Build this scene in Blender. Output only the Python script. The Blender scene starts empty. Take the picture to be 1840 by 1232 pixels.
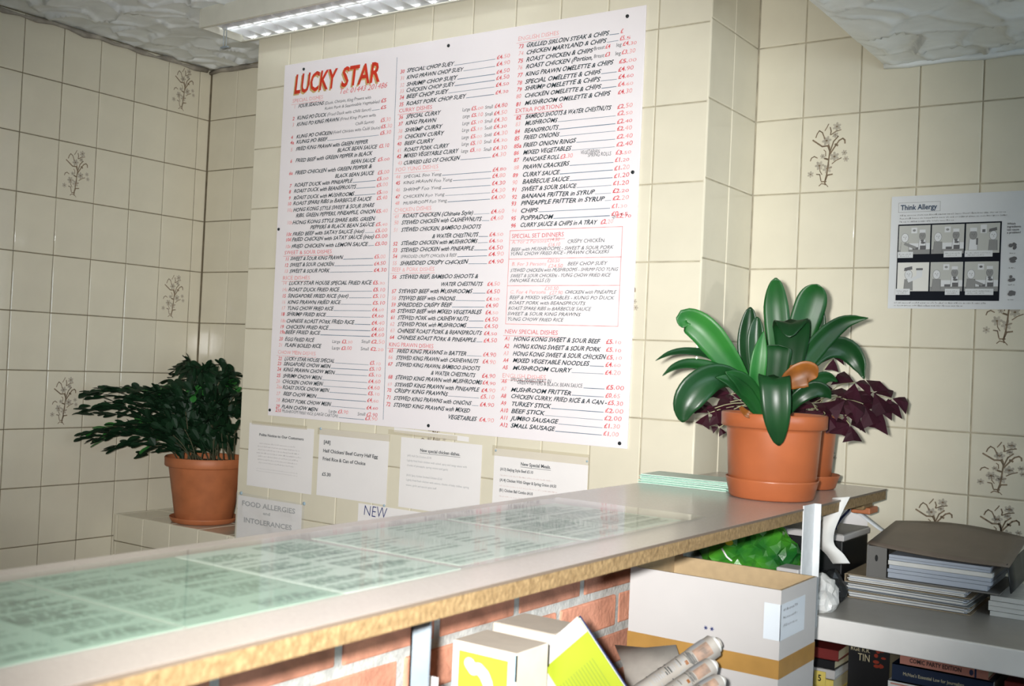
import bpy, bmesh, math, random
from mathutils import Vector, Matrix

random.seed(7)
SC = bpy.context.scene
COL = SC.collection
PI = math.pi

# ------------------------------------------------------------------ camera
CAM_Z = 1.40
YAW, PITCH, ROLL, FPX = -0.6075, 0.0173, 0.0453, 1962.58
_f = Vector((math.sin(YAW), math.cos(YAW), 0)); _r = Vector((math.cos(YAW), -math.sin(YAW), 0)); _u = Vector((0, 0, 1))
CF = _f * math.cos(PITCH) + _u * math.sin(PITCH)
_u2 = _u * math.cos(PITCH) - _f * math.sin(PITCH)
CR = _r * math.cos(ROLL) + _u2 * math.sin(ROLL)
CU = _u2 * math.cos(ROLL) - _r * math.sin(ROLL)
EYE = Vector((0, 0, CAM_Z))
cam_rot = Matrix((CR, CU, -CF)).transposed()
cd = bpy.data.cameras.new('camera'); cam = bpy.data.objects.new('camera', cd); COL.objects.link(cam)
cam.matrix_world = Matrix.Translation(EYE) @ cam_rot.to_4x4()
cd.sensor_fit = 'HORIZONTAL'; cd.sensor_width = 36; cd.lens = FPX / 1840 * 36
cd.clip_start = 0.02
cd.dof.use_dof = True; cd.dof.focus_distance = 2.9; cd.dof.aperture_fstop = 7.0
SC.camera = cam

# ------------------------------------------------------------------ world, exposure
w = bpy.data.worlds.new('world'); SC.world = w; w.use_nodes = True
w.node_tree.nodes['Background'].inputs[0].default_value = (0.74, 0.87, 1.0, 1)
w.node_tree.nodes['Background'].inputs[1].default_value = 8.0
vs = SC.view_settings
vs.view_transform = 'Standard'; vs.look = 'None'; vs.gamma = 1; vs.use_curve_mapping = False
vs.exposure = 0.0

# ------------------------------------------------------------------ the camera's own flash
fl = bpy.data.lights.new('camera_flash', 'SPOT')
fl.energy = 455; fl.color = (1.0, 0.98, 0.955); fl.spot_size = math.radians(61.5); fl.spot_blend = 1.0; fl.shadow_soft_size = 0.022
flo = bpy.data.objects.new('camera_flash', fl); COL.objects.link(flo)
flo.matrix_world = Matrix.Translation(EYE - CR * 0.06 + CU * 0.03 + CF * 0.01) @ cam_rot.to_4x4() @ Matrix.Rotation(math.radians(1.5), 4, 'Y') @ Matrix.Rotation(math.radians(-1.2), 4, 'X')


def at(px, py, axis, val):
    """the point of a plane (axis = val) seen at a pixel of the 1840x1232 frame"""
    d = CF * FPX + CR * (px - 920) - CU * (py - 616)
    v = val - (CAM_Z if axis == 2 else 0)
    return EYE + d * (v / d[axis])


def at_d(px, py, depth):
    d = CF * FPX + CR * (px - 920) - CU * (py - 616)
    return EYE + d * (depth / FPX)


# ------------------------------------------------------------------ materials
MATS = {}
def mat(name, col, rough=0.5, vary=0.0, scale=30.0, bump=0.0, bscale=80.0, spec=0.5, col2=None, obj_vary=0.0, emit=None, metal=0.0, sub=0.0, coat=0.0, detail=3.0):
    m = bpy.data.materials.new(name); m.use_nodes = True
    nt = m.node_tree; N = nt.nodes; L = nt.links
    b = N['Principled BSDF']
    b.inputs['Roughness'].default_value = rough
    b.inputs['Specular IOR Level'].default_value = spec
    b.inputs['Metallic'].default_value = metal
    if coat: b.inputs['Coat Weight'].default_value = coat; b.inputs['Coat Roughness'].default_value = 0.06
    b.inputs['Base Color'].default_value = (*col, 1)
    if sub:
        b.inputs['Subsurface Weight'].default_value = sub
    tc = N.new('ShaderNodeTexCoord')
    out = None
    if vary or col2:
        nz = N.new('ShaderNodeTexNoise'); nz.inputs['Scale'].default_value = scale; nz.inputs['Detail'].default_value = detail
        L.new(tc.outputs['Object'], nz.inputs['Vector'])
        mx = N.new('ShaderNodeMix'); mx.data_type = 'RGBA'
        c2 = col2 if col2 else tuple(max(0, c * (1 - vary)) for c in col)
        c1 = col if col2 else tuple(min(1, c * (1 + vary * 0.6)) for c in col)
        rp = N.new('ShaderNodeMapRange'); rp.inputs[1].default_value = 0.32; rp.inputs[2].default_value = 0.68
        L.new(nz.outputs['Fac'], rp.inputs[0]); L.new(rp.outputs[0], mx.inputs['Factor'])
        mx.inputs['A'].default_value = (*c1, 1); mx.inputs['B'].default_value = (*c2, 1)
        out = mx.outputs['Result']
    if obj_vary:
        oi = N.new('ShaderNodeObjectInfo'); hs = N.new('ShaderNodeHueSaturation')
        mr = N.new('ShaderNodeMapRange'); mr.inputs[3].default_value = 1 - obj_vary; mr.inputs[4].default_value = 1 + obj_vary
        L.new(oi.outputs['Random'], mr.inputs[0]); L.new(mr.outputs[0], hs.inputs['Value'])
        if out: L.new(out, hs.inputs['Color'])
        else: hs.inputs['Color'].default_value = (*col, 1)
        out = hs.outputs['Color']
    if out: L.new(out, b.inputs['Base Color'])
    if bump:
        n2 = N.new('ShaderNodeTexNoise'); n2.inputs['Scale'].default_value = bscale; n2.inputs['Detail'].default_value = 4
        L.new(tc.outputs['Object'], n2.inputs['Vector'])
        bp = N.new('ShaderNodeBump'); bp.inputs['Strength'].default_value = bump; bp.inputs['Distance'].default_value = 0.004
        L.new(n2.outputs['Fac'], bp.inputs['Height']); L.new(bp.outputs['Normal'], b.inputs['Normal'])
    if emit:
        b.inputs['Emission Color'].default_value = (*emit[0], 1); b.inputs['Emission Strength'].default_value = emit[1]
    MATS[name] = m
    return m


def clear_mat(name, tint=(1, 1, 1), rough=0.03, ior=1.45, haze=0.0):
    m = bpy.data.materials.new(name); m.use_nodes = True
    nt = m.node_tree; N = nt.nodes; L = nt.links
    N.remove(N['Principled BSDF'])
    tr = N.new('ShaderNodeBsdfTransparent'); tr.inputs[0].default_value = (*tint, 1)
    gl = N.new('ShaderNodeBsdfGlossy'); gl.inputs['Roughness'].default_value = rough
    fr = N.new('ShaderNodeFresnel'); fr.inputs[0].default_value = ior
    mx = N.new('ShaderNodeMixShader')
    ge = N.new('ShaderNodeNewGeometry'); iv = N.new('ShaderNodeMath'); iv.operation = 'SUBTRACT'; iv.inputs[0].default_value = 1
    mu = N.new('ShaderNodeMath'); mu.operation = 'MULTIPLY'
    L.new(ge.outputs['Backfacing'], iv.inputs[1]); L.new(fr.outputs[0], mu.inputs[0]); L.new(iv.outputs[0], mu.inputs[1])
    L.new(mu.outputs[0], mx.inputs[0]); L.new(gl.outputs[0], mx.inputs[2])
    if haze:
        df = N.new('ShaderNodeBsdfDiffuse'); df.inputs[0].default_value = (0.85, 0.87, 0.86, 1)
        m2 = N.new('ShaderNodeMixShader'); m2.inputs[0].default_value = haze
        L.new(tr.outputs[0], m2.inputs[1]); L.new(df.outputs[0], m2.inputs[2]); L.new(m2.outputs[0], mx.inputs[1])
    else:
        L.new(tr.outputs[0], mx.inputs[1])
    L.new(mx.outputs[0], N['Material Output'].inputs[0])
    MATS[name] = m
    return m


def gridded_tile(name):
    """plain glazed tile pattern for the stretches of wall no one sees close up"""
    m = mat(name, (0.70, 0.64, 0.49), 0.15)
    nt = m.node_tree; N = nt.nodes; L = nt.links
    tc = N.new('ShaderNodeTexCoord'); br = N.new('ShaderNodeTexBrick')
    br.offset = 0; br.inputs['Scale'].default_value = 1; br.inputs['Brick Width'].default_value = 0.15; br.inputs['Row Height'].default_value = 0.2
    br.inputs['Mortar Size'].default_value = 0.002
    br.inputs['Color1'].default_value = br.inputs['Color2'].default_value = (0.70, 0.64, 0.49, 1); br.inputs['Mortar'].default_value = (0.3, 0.26, 0.18, 1)
    L.new(tc.outputs['Object'], br.inputs['Vector']); L.new(br.outputs['Color'], N['Principled BSDF'].inputs['Base Color'])
    return m


mat('tile', (0.685, 0.645, 0.515), 0.05, vary=0.03, scale=9, obj_vary=0.025, bump=0.008, bscale=14)
mat('grout', (0.20, 0.165, 0.105), 0.9, vary=0.3, scale=25)
mat('grout_pale', (0.42, 0.38, 0.28), 0.9, vary=0.25, scale=25)
mat('print_brown', (0.24, 0.18, 0.12), 0.2, vary=0.35, scale=60)
mat('print_pale', (0.46, 0.42, 0.34), 0.2, vary=0.2, scale=60)
mat('artex', (0.84, 0.88, 0.88), 0.5, vary=0.06, scale=12)
mat('caulk', (0.34, 0.31, 0.26), 0.8, vary=0.4, scale=18)
mat('plaster', (0.68, 0.66, 0.58), 0.8, vary=0.05)
mat('floor_vinyl', (0.30, 0.24, 0.19), 0.4, vary=0.2, scale=8)
gridded_tile('tile_far')
mat('board_white', (0.82, 0.78, 0.80), 0.35, vary=0.015, scale=4)
mat('ink_black', (0.010, 0.022, 0.030), 0.45, col2=(0.035, 0.06, 0.075), scale=40)
mat('ink_rule', (0.03, 0.09, 0.17), 0.45, col2=(0.18, 0.26, 0.34), scale=14)
mat('ink_red', (0.62, 0.045, 0.06), 0.45, col2=(0.74, 0.20, 0.21), scale=34)
mat('ink_red_faded', (0.75, 0.19, 0.19), 0.45, col2=(0.80, 0.48, 0.47), scale=30)
mat('title_red', (0.60, 0.035, 0.012), 0.4, vary=0.15, scale=60)
mat('title_gold', (0.55, 0.40, 0.17), 0.4, vary=0.2, scale=60)
mat('screw_black', (0.01, 0.015, 0.018), 0.35)
mat('paper', (0.78, 0.76, 0.75), 0.6, vary=0.02, scale=10)
mat('paper_grey', (0.62, 0.64, 0.65), 0.6, vary=0.03, scale=10)
mat('type_black', (0.06, 0.07, 0.08), 0.6)
mat('type_grey', (0.33, 0.34, 0.35), 0.6)
mat('type_faint', (0.55, 0.54, 0.54), 0.6)
mat('type_pink', (0.66, 0.55, 0.53), 0.6)
mat('pen_blue', (0.02, 0.035, 0.16), 0.5)
mat('tack_blue', (0.30, 0.40, 0.46), 0.7)
mat('tape_tan', (0.62, 0.52, 0.36), 0.3)
clear_mat('clear_tape', (0.97, 0.95, 0.90), 0.12, 1.45, 0.12)
clear_mat('clear_sheet', (0.985, 0.99, 0.985), 0.05, 1.28, 0.02)
clear_mat('sleeve', (0.97, 0.97, 0.97), 0.08, 1.5, 0.14)
mat('poster_ink', (0.012, 0.014, 0.02), 0.9, spec=0.1)
mat('poster_navy', (0.02, 0.05, 0.10), 0.5)
mat('poster_tint', (0.44, 0.45, 0.42), 0.6)
mat('poster_mid', (0.23, 0.235, 0.23), 0.6)
mat('poster_dark', (0.11, 0.11, 0.115), 0.6)
mat('poster_pale', (0.66, 0.66, 0.62), 0.6)
mat('laminate', (0.50, 0.445, 0.40), 0.22, vary=0.05, scale=220, spec=0.5)
mat('laminate_edge', (0.13, 0.10, 0.075), 0.5)
mat('chipboard', (0.262, 0.176, 0.080), 0.8, col2=(0.16, 0.10, 0.04), scale=130, bump=0.6, bscale=160, detail=6)
mat('mint', (0.34, 0.50, 0.395), 0.55, vary=0.05, scale=8)
mat('mint_print', (0.10, 0.18, 0.13), 0.6, col2=(0.20, 0.31, 0.24), scale=25)
mat('mint_pale', (0.56, 0.68, 0.59), 0.55, vary=0.04, scale=8)  # on the counter sheets, this paleness stands for reflection in the clear sheet
mat('mint_edge', (0.42, 0.66, 0.54), 0.6, col2=(0.30, 0.52, 0.42), scale=220)
mat('brick', (0.56, 0.255, 0.165), 0.85, vary=0.22, scale=22, obj_vary=0.13, bump=0.5, bscale=110)
mat('mortar', (0.46, 0.465, 0.44), 0.95, vary=0.2, scale=60, bump=0.5, bscale=150)
mat('grey_metal', (0.27, 0.32, 0.36), 0.45, vary=0.1, scale=30)
mat('white_metal', (0.62, 0.64, 0.65), 0.4, vary=0.08, scale=40)
mat('terracotta', (0.35, 0.098, 0.034), 0.36, vary=0.10, scale=14)
mat('terracotta_far', (0.44, 0.145, 0.055), 0.55, vary=0.15, scale=18)
mat('soil', (0.05, 0.03, 0.02), 0.95, vary=0.5, scale=60, bump=1, bscale=60)
mat('leaf_green', (0.009, 0.078, 0.012), 0.42, col2=(0.004, 0.040, 0.008), scale=9, obj_vary=0.22, spec=0.32)
mat('leaf_bright', (0.020, 0.145, 0.019), 0.42, col2=(0.008, 0.08, 0.018), scale=9, obj_vary=0.1, spec=0.32)
mat('leaf_deep', (0.006, 0.044, 0.010), 0.36, col2=(0.004, 0.026, 0.007), scale=9, obj_vary=0.15, spec=0.32)
mat('leaf_dead', (0.26, 0.085, 0.008), 0.5, col2=(0.14, 0.045, 0.006), scale=25)
mat('oxalis', (0.030, 0.005, 0.011), 0.6, spec=0.15, vary=0.3, scale=20, obj_vary=0.2)
mat('oxalis_stem', (0.30, 0.30, 0.17), 0.5)
mat('bush_leaf', (0.0035, 0.017, 0.006), 0.55, spec=0.3, col2=(0.007, 0.031, 0.011), scale=24)
mat('bush_light', (0.03, 0.16, 0.03), 0.35)
mat('bush_stem', (0.045, 0.045, 0.018), 0.7)
mat('fitting_white', (0.62, 0.61, 0.53), 0.4, vary=0.03)
mat('fitting_reflector', (0.80, 0.81, 0.82), 0.22, metal=0.7)
mat('tube_unlit', (0.75, 0.75, 0.72), 0.3)  # near tube without glow, standing in for the blades blocking its light
mat('tube_glow', (0.9, 0.9, 0.9), 0.5, emit=((0.92, 0.97, 1.0), 22.0))
mat('card_white', (0.46, 0.445, 0.435), 0.55, vary=0.02, scale=12)
mat('card_brown', (0.40, 0.29, 0.16), 0.75, vary=0.08, scale=60)
mat('packing_tape', (0.36, 0.20, 0.055), 0.3, vary=0.12, scale=20)
mat('label_blue', (0.58, 0.63, 0.68), 0.35)
mat('pack_yellow', (0.42, 0.42, 0.045), 0.5, vary=0.06)
mat('pack_blue', (0.42, 0.62, 0.72), 0.5)
mat('pack_cream', (0.62, 0.55, 0.46), 0.6, vary=0.05)
mat('lime', (0.30, 0.36, 0.02), 0.5, vary=0.05, scale=15)
mat('lime_line', (0.20, 0.28, 0.03), 0.5)
mat('newsprint', (0.36, 0.335, 0.30), 0.75, vary=0.10, scale=40)
mat('news_dark', (0.035, 0.045, 0.05), 0.7)
mat('news_photo', (0.42, 0.27, 0.19), 0.7, col2=(0.20, 0.15, 0.12), scale=60)
mat('bag_green', (0.075, 0.32, 0.02), 0.25, col2=(0.010, 0.10, 0.015), scale=14, bump=0.3, bscale=40)
mat('bag_yellow', (0.75, 0.62, 0.03), 0.3)
mat('bag_clear', (0.62, 0.62, 0.60), 0.22, vary=0.25, scale=30, bump=0.8, bscale=40)
mat('black_plastic', (0.012, 0.013, 0.014), 0.35)
mat('navy', (0.012, 0.02, 0.07), 0.45)
mat('grey_card', (0.26, 0.25, 0.235), 0.55, vary=0.06)
mat('shelf_top', (0.36, 0.34, 0.31), 0.35, vary=0.05)
mat('shelf_edge', (0.84, 0.82, 0.79), 0.45, vary=0.05, scale=10)
mat('folder_buff', (0.33, 0.26, 0.17), 0.6, vary=0.1)
mat('folder_grey', (0.28, 0.30, 0.30), 0.5, vary=0.1)
mat('binder_cover', (0.17, 0.135, 0.105), 0.5, vary=0.1, scale=12)
mat('binder_spine', (0.15, 0.145, 0.135), 0.5)
mat('page_edge', (0.50, 0.54, 0.60), 0.65, col2=(0.36, 0.40, 0.47), scale=2)
mat('page_white', (0.66, 0.66, 0.63), 0.65, vary=0.1, scale=20)
mat('page_cream', (0.58, 0.52, 0.34), 0.7, vary=0.1, scale=20)
mat('book_red', (0.16, 0.018, 0.016), 0.4)
mat('book_black', (0.012, 0.012, 0.014), 0.35)
mat('book_flame', (0.30, 0.035, 0.015), 0.4)
mat('book_pink', (0.50, 0.21, 0.16), 0.5, vary=0.1)
mat('book_navy', (0.010, 0.020, 0.050), 0.35)
mat('yellow_tag', (0.66, 0.52, 0.12), 0.5)
mat('dark_wood', (0.06, 0.05, 0.04), 0.6)


# ------------------------------------------------------------------ mesh helpers
class MB:
    def __init__(self):
        self.v = []; self.f = []; self.m = []; self.cur = 0
    def quad(self, a, b, c, d):
        n = len(self.v); self.v += [tuple(a), tuple(b), tuple(c), tuple(d)]; self.f.append((n, n + 1, n + 2, n + 3)); self.m.append(self.cur); return self
    def poly(self, pts):
        n = len(self.v); self.v += [tuple(p) for p in pts]; self.f.append(tuple(range(n, n + len(pts)))); self.m.append(self.cur); return self
    def box(self, x0, x1, y0, y1, z0, z1, M=None, ch=0.0):
        """box, optionally with chamfered edges, optionally transformed"""
        if ch <= 0:
            P = [(x, y, z) for z in (z0, z1) for y in (y0, y1) for x in (x0, x1)]
            F = [(0, 2, 3, 1), (4, 5, 7, 6), (0, 1, 5, 4), (2, 6, 7, 3), (0, 4, 6, 2), (1, 3, 7, 5)]
        else:
            bm = bmesh.new(); bmesh.ops.create_cube(bm, size=1)
            for v in bm.verts:
                v.co = Vector((x0 + (v.co.x + .5) * (x1 - x0), y0 + (v.co.y + .5) * (y1 - y0), z0 + (v.co.z + .5) * (z1 - z0)))
            bmesh.ops.bevel(bm, geom=list(bm.edges), offset=ch, segments=2, profile=0.5, affect='EDGES', clamp_overlap=True)
            bm.verts.index_update()
            P = [tuple(v.co) for v in bm.verts]; F = [tuple(v.index for v in f.verts) for f in bm.faces]; bm.free()
        if M is not None: P = [tuple(M @ Vector(p)) for p in P]
        n = len(self.v); self.v += P; self.f += [tuple(n + i for i in f) for f in F]; self.m += [self.cur] * len(F)
        return self
    def lathe(self, prof, c, n=48):
        b = len(self.v)
        for (r, z) in prof:
            for k in range(n):
                a = 2 * PI * k / n
                self.v.append((c[0] + r * math.cos(a), c[1] + r * math.sin(a), c[2] + z))
        for i in range(len(prof) - 1):
            for k in range(n):
                k2 = (k + 1) % n
                self.f.append((b + i * n + k, b + i * n + k2, b + (i + 1) * n + k2, b + (i + 1) * n + k)); self.m.append(self.cur)
        return self
    def tube(self, pts, r, n=8, cap=True):
        pts = [Vector(p) for p in pts]; b = len(self.v)
        rr = r if isinstance(r, (list, tuple)) else [r] * len(pts)
        up = None
        for i, p in enumerate(pts):
            t = (pts[min(i + 1, len(pts) - 1)] - pts[max(i - 1, 0)]).normalized()
            if up is None:
                up = t.orthogonal().normalized()
            up = (up - t * up.dot(t)).normalized(); sd = t.cross(up)
            for k in range(n):
                a = 2 * PI * k / n
                self.v.append(tuple(p + (up * math.cos(a) + sd * math.sin(a)) * rr[i]))
        for i in range(len(pts) - 1):
            for k in range(n):
                k2 = (k + 1) % n
                self.f.append((b + i * n + k, b + i * n + k2, b + (i + 1) * n + k2, b + (i + 1) * n + k)); self.m.append(self.cur)
        if cap:
            self.f.append(tuple(b + k for k in reversed(range(n)))); self.m.append(self.cur)
            self.f.append(tuple(b + (len(pts) - 1) * n + k for k in range(n))); self.m.append(self.cur)
        return self
    def grid(self, rows):
        """rows: list of equal-length point lists"""
        b = len(self.v); n = len(rows[0])
        for r in rows: self.v += [tuple(p) for p in r]
        for i in range(len(rows) - 1):
            for k in range(n - 1):
                self.f.append((b + i * n + k, b + i * n + k + 1, b + (i + 1) * n + k + 1, b + (i + 1) * n + k)); self.m.append(self.cur)
        return self
    def stroke(self, pts, w, ux, uz, o):
        """flat polyline of width w drawn in the plane o + a*ux + b*uz"""
        ux = Vector(ux); uz = Vector(uz); o = Vector(o)
        for (a0, b0), (a1, b1) in zip(pts[:-1], pts[1:]):
            dx, dy = a1 - a0, b1 - b0; l = math.hypot(dx, dy) or 1e-9
            nx, ny = -dy / l * w / 2, dx / l * w / 2; ex, ey = dx / l * w * .3, dy / l * w * .3
            P = [(a0 - ex + nx, b0 - ey + ny), (a0 - ex - nx, b0 - ey - ny), (a1 + ex - nx, b1 + ey - ny), (a1 + ex + nx, b1 + ey + ny)]
            self.poly([o + ux * p + uz * q for p, q in P])
        return self
    def disc(self, a, b, ra, rb, ux, uz, o, n=12, rot=0):
        ux = Vector(ux); uz = Vector(uz); o = Vector(o); pts = []
        for k in range(n):
            t = 2 * PI * k / n; x, y = ra * math.cos(t), rb * math.sin(t)
            pts.append(o + ux * (a + x * math.cos(rot) - y * math.sin(rot)) + uz * (b + x * math.sin(rot) + y * math.cos(rot)))
        return self.poly(pts)
    def rect(self, a0, a1, b0, b1, ux, uz, o):
        ux = Vector(ux); uz = Vector(uz); o = Vector(o)
        return self.poly([o + ux * a + uz * b for a, b in ((a0, b0), (a1, b0), (a1, b1), (a0, b1))])


def link_mesh(name, mb, mats, origin=(0, 0, 0), smooth=False, weld=False):
    o = Vector(origin)
    me = bpy.data.meshes.new(name)
    me.from_pydata([tuple(Vector(p) - o) for p in mb.v], [], mb.f)
    if not isinstance(mats, (list, tuple)): mats = [mats]
    for m in mats: me.materials.append(MATS[m])
    if len(mats) > 1:
        me.polygons.foreach_set('material_index', mb.m)
    if smooth:
        me.polygons.foreach_set('use_smooth', [True] * len(me.polygons))
    me.validate(); me.update()
    ob = bpy.data.objects.new(name, me); COL.objects.link(ob)
    return ob


def wloc(o):
    p = Vector(o.location)
    while o.parent: o = o.parent; p += o.location
    return p


def part(name, mb, mats, parent, smooth=False, label=None, pivot=None):
    base = wloc(parent)
    piv = Vector(pivot) if pivot is not None else base
    ob = link_mesh(name, mb, mats, piv, smooth); ob.parent = parent; ob.location = piv - base
    if any(k in name for k in ('lettering', 'print', 'type', 'heading', 'telephone', 'side_column', 'number', 'comic_panel', 'printed_lines', 'spine_mark', 'rule', 'pen_stars')):
        ob['kind'] = 'stuff'
    if label: ob['label'] = label
    return ob


def thing(name, label, cat, loc=(0, 0, 0), group=None):
    o = bpy.data.objects.new(name, None); COL.objects.link(o); o.location = loc; o.empty_display_size = 0.05
    o['label'] = label; o['category'] = cat
    if group: o['group'] = group
    return o


def solo(name, mb, mats, label, cat, loc=(0, 0, 0), group=None, smooth=False, kind=None):
    ob = link_mesh(name, mb, mats, loc, smooth); ob.location = loc
    ob['label'] = label; ob['category'] = cat
    if group: ob['group'] = group
    if kind: ob['kind'] = kind
    return ob


def structure(name, mb, mats, label=None, smooth=False):
    ob = link_mesh(name, mb, mats, (0, 0, 0), smooth); ob['kind'] = 'structure'
    if label: ob['label'] = label
    return ob


# ------------------------------------------------------------------ lettering (built-in font, one glyph cache)
GL = {}
def build_glyphs(chars, bold):
    objs = []
    def mk(s):
        c = bpy.data.curves.new('g', 'FONT'); c.body = s; c.size = 1; c.resolution_u = 2; c.fill_mode = 'FRONT'
        c.offset = bold
        o = bpy.data.objects.new('g', c); COL.objects.link(o); return o
    ref = mk('II'); objs.append(ref); pairs = []
    for ch in chars:
        a = mk(ch) if ch != ' ' else None; b = mk('I' + ch + 'I'); pairs.append((ch, a, b)); objs += [x for x in (a, b) if x]
    bpy.context.view_layer.update(); dg = bpy.context.evaluated_depsgraph_get()
    def verts(o):
        e = o.evaluated_get(dg); m = e.to_mesh(); V = [(v.co.x, v.co.y) for v in m.vertices]; F = [tuple(p.vertices) for p in m.polygons]; e.to_mesh_clear(); return V, F
    def ext(o):
        V, _ = verts(o); xs = [v[0] for v in V]; return max(xs) - min(xs)
    base = ext(ref); out = {}
    for ch, a, b in pairs:
        V, F = verts(a) if a else ([], [])
        out[ch] = (V, F, ext(b) - base)
    V, _ = verts(next(a for ch, a, b in pairs if ch == 'H'))
    cap = max(v[1] for v in V)
    for o in objs:
        c = o.data; bpy.data.objects.remove(o); bpy.data.curves.remove(c)
    return out, cap
CH = 'ABCDEFGHIJKLMNOPQRSTUVWXYZabcdefghijklmnopqrstuvwxyz0123456789&.,()/-:£\'[]? '
GL['reg'] = build_glyphs(CH, 0.0)
GL['bold'] = build_glyphs(CH, 0.022)
GL['thin'] = build_glyphs(CH, -0.012)


def text_width(s, h, face):
    g, cap = GL[face]; k = h / cap
    return sum(g[c][2] for c in s) * k


def write(mb, s, o, ux, uz, h, width=None, face='reg', shear=0.0, jit=0.0):
    """letter s along ux from o; cap height h; squeezed or stretched to width"""
    g, cap = GL[face]; k = h / cap
    nat = sum(g[c][2] for c in s) * k
    kx = k * (width / nat if width else 1)
    ux = Vector(ux); uz = Vector(uz); o = Vector(o); x = 0
    for c in s:
        V, F, adv = g[c]
        if F:
            jy = random.uniform(-jit, jit) * h; js = 1 + random.uniform(-jit, jit); jr = random.uniform(-jit, jit) * .6
            n = len(mb.v)
            for (a, b) in V:
                yy = b * k * js + jy + a * kx * jr
                mb.v.append(tuple(o + ux * (x + a * kx + shear * b * k) + uz * yy))
            for f in F:
                mb.f.append(tuple(n + i for i in f)); mb.m.append(mb.cur)
        x += adv * kx
    return x


def scribble(mb, o, ux, uz, width, h, seed):
    """a line of type too small to read: word-long runs of tiny strokes"""
    rnd = random.Random(seed); x = 0; ux = Vector(ux); uz = Vector(uz); o = Vector(o)
    while x < width:
        wl = rnd.uniform(2.0, 8.0) * h * .55; wl = min(wl, width - x)
        n = max(1, int(wl / (h * .55)))
        for k in range(n):
            a = x + k * wl / n; hh = h * rnd.choice((.62, .62, .7, 1.0)); ww = wl / n * .62
            mb.rect(a, a + ww * .4, 0, hh, ux, uz, o)
            mb.rect(a, a + ww, hh * rnd.choice((0, .35, .75)), hh * .25 + hh * rnd.choice((0, .35, .75)), ux, uz, o)
        x += wl + h * .5
X1 = (1, 0, 0); Y1 = (0, 1, 0); Z1 = (0, 0, 1)

# ================================================================== THE ROOM
XL, YW, YR, YF = -3.471, 2.485, 2.828, 2.788
PX0, PX1 = -2.818, -1.166
ZHI, ZLO = 2.50, 2.196
XE, YB, YLO = 1.7, -1.9, 0.0          # staff-side wall, rear wall, floor
SLAB_X = -0.825
G = 0.003

structure('floor', MB().box(XL - .2, XE + .2, YB - .2, YR + .2, -.1, 0), 'floor_vinyl')
structure('wall_rear', MB().box(XL - .2, XE + .2, YB - .12, YB, 0, ZHI + .1), 'plaster')
WY0, WY1, WZ0, WZ1 = 0.25, 1.65, 0.95, 2.0
structure('wall_right', MB().box(XE, XE + .12, YB, WY0, 0, ZHI + .1).box(XE, XE + .12, WY1, YF + .1, 0, ZHI + .1).box(XE, XE + .12, WY0, WY1, 0, WZ0).box(XE, XE + .12, WY0, WY1, WZ1, ZHI + .1), 'plaster')
wn = structure('window_1', MB().box(XE + .03, XE + .07, WY0, WY0 + .05, WZ0, WZ1).box(XE + .03, XE + .07, WY1 - .05, WY1, WZ0, WZ1).box(XE + .03, XE + .07, WY0 + .05, WY1 - .05, WZ0, WZ0 + .05).box(XE + .03, XE + .07, WY0 + .05, WY1 - .05, WZ1 - .05, WZ1).box(XE + .03, XE + .07, .93, .97, WZ0 + .05, WZ1 - .05), 'fitting_white', 'window beside the counter that lets in daylight')
for (a, b) in ((WY0 + .05, .93), (.97, WY1 - .05)):
    part('pane', MB().box(XE + .048, XE + .052, a, b, WZ0 + .05, WZ1 - .05), 'clear_sheet', wn)
pl_ = bpy.data.lights.new('window_portal', 'AREA'); pl_.shape = 'RECTANGLE'; pl_.size = WY1 - WY0; pl_.size_y = WZ1 - WZ0; pl_.cycles.is_portal = True
po_ = bpy.data.objects.new('window_portal', pl_); COL.objects.link(po_); po_.location = (XE + .10, (WY0 + WY1) / 2, (WZ0 + WZ1) / 2); po_.rotation_euler = (PI / 2, 0, PI / 2)


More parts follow.
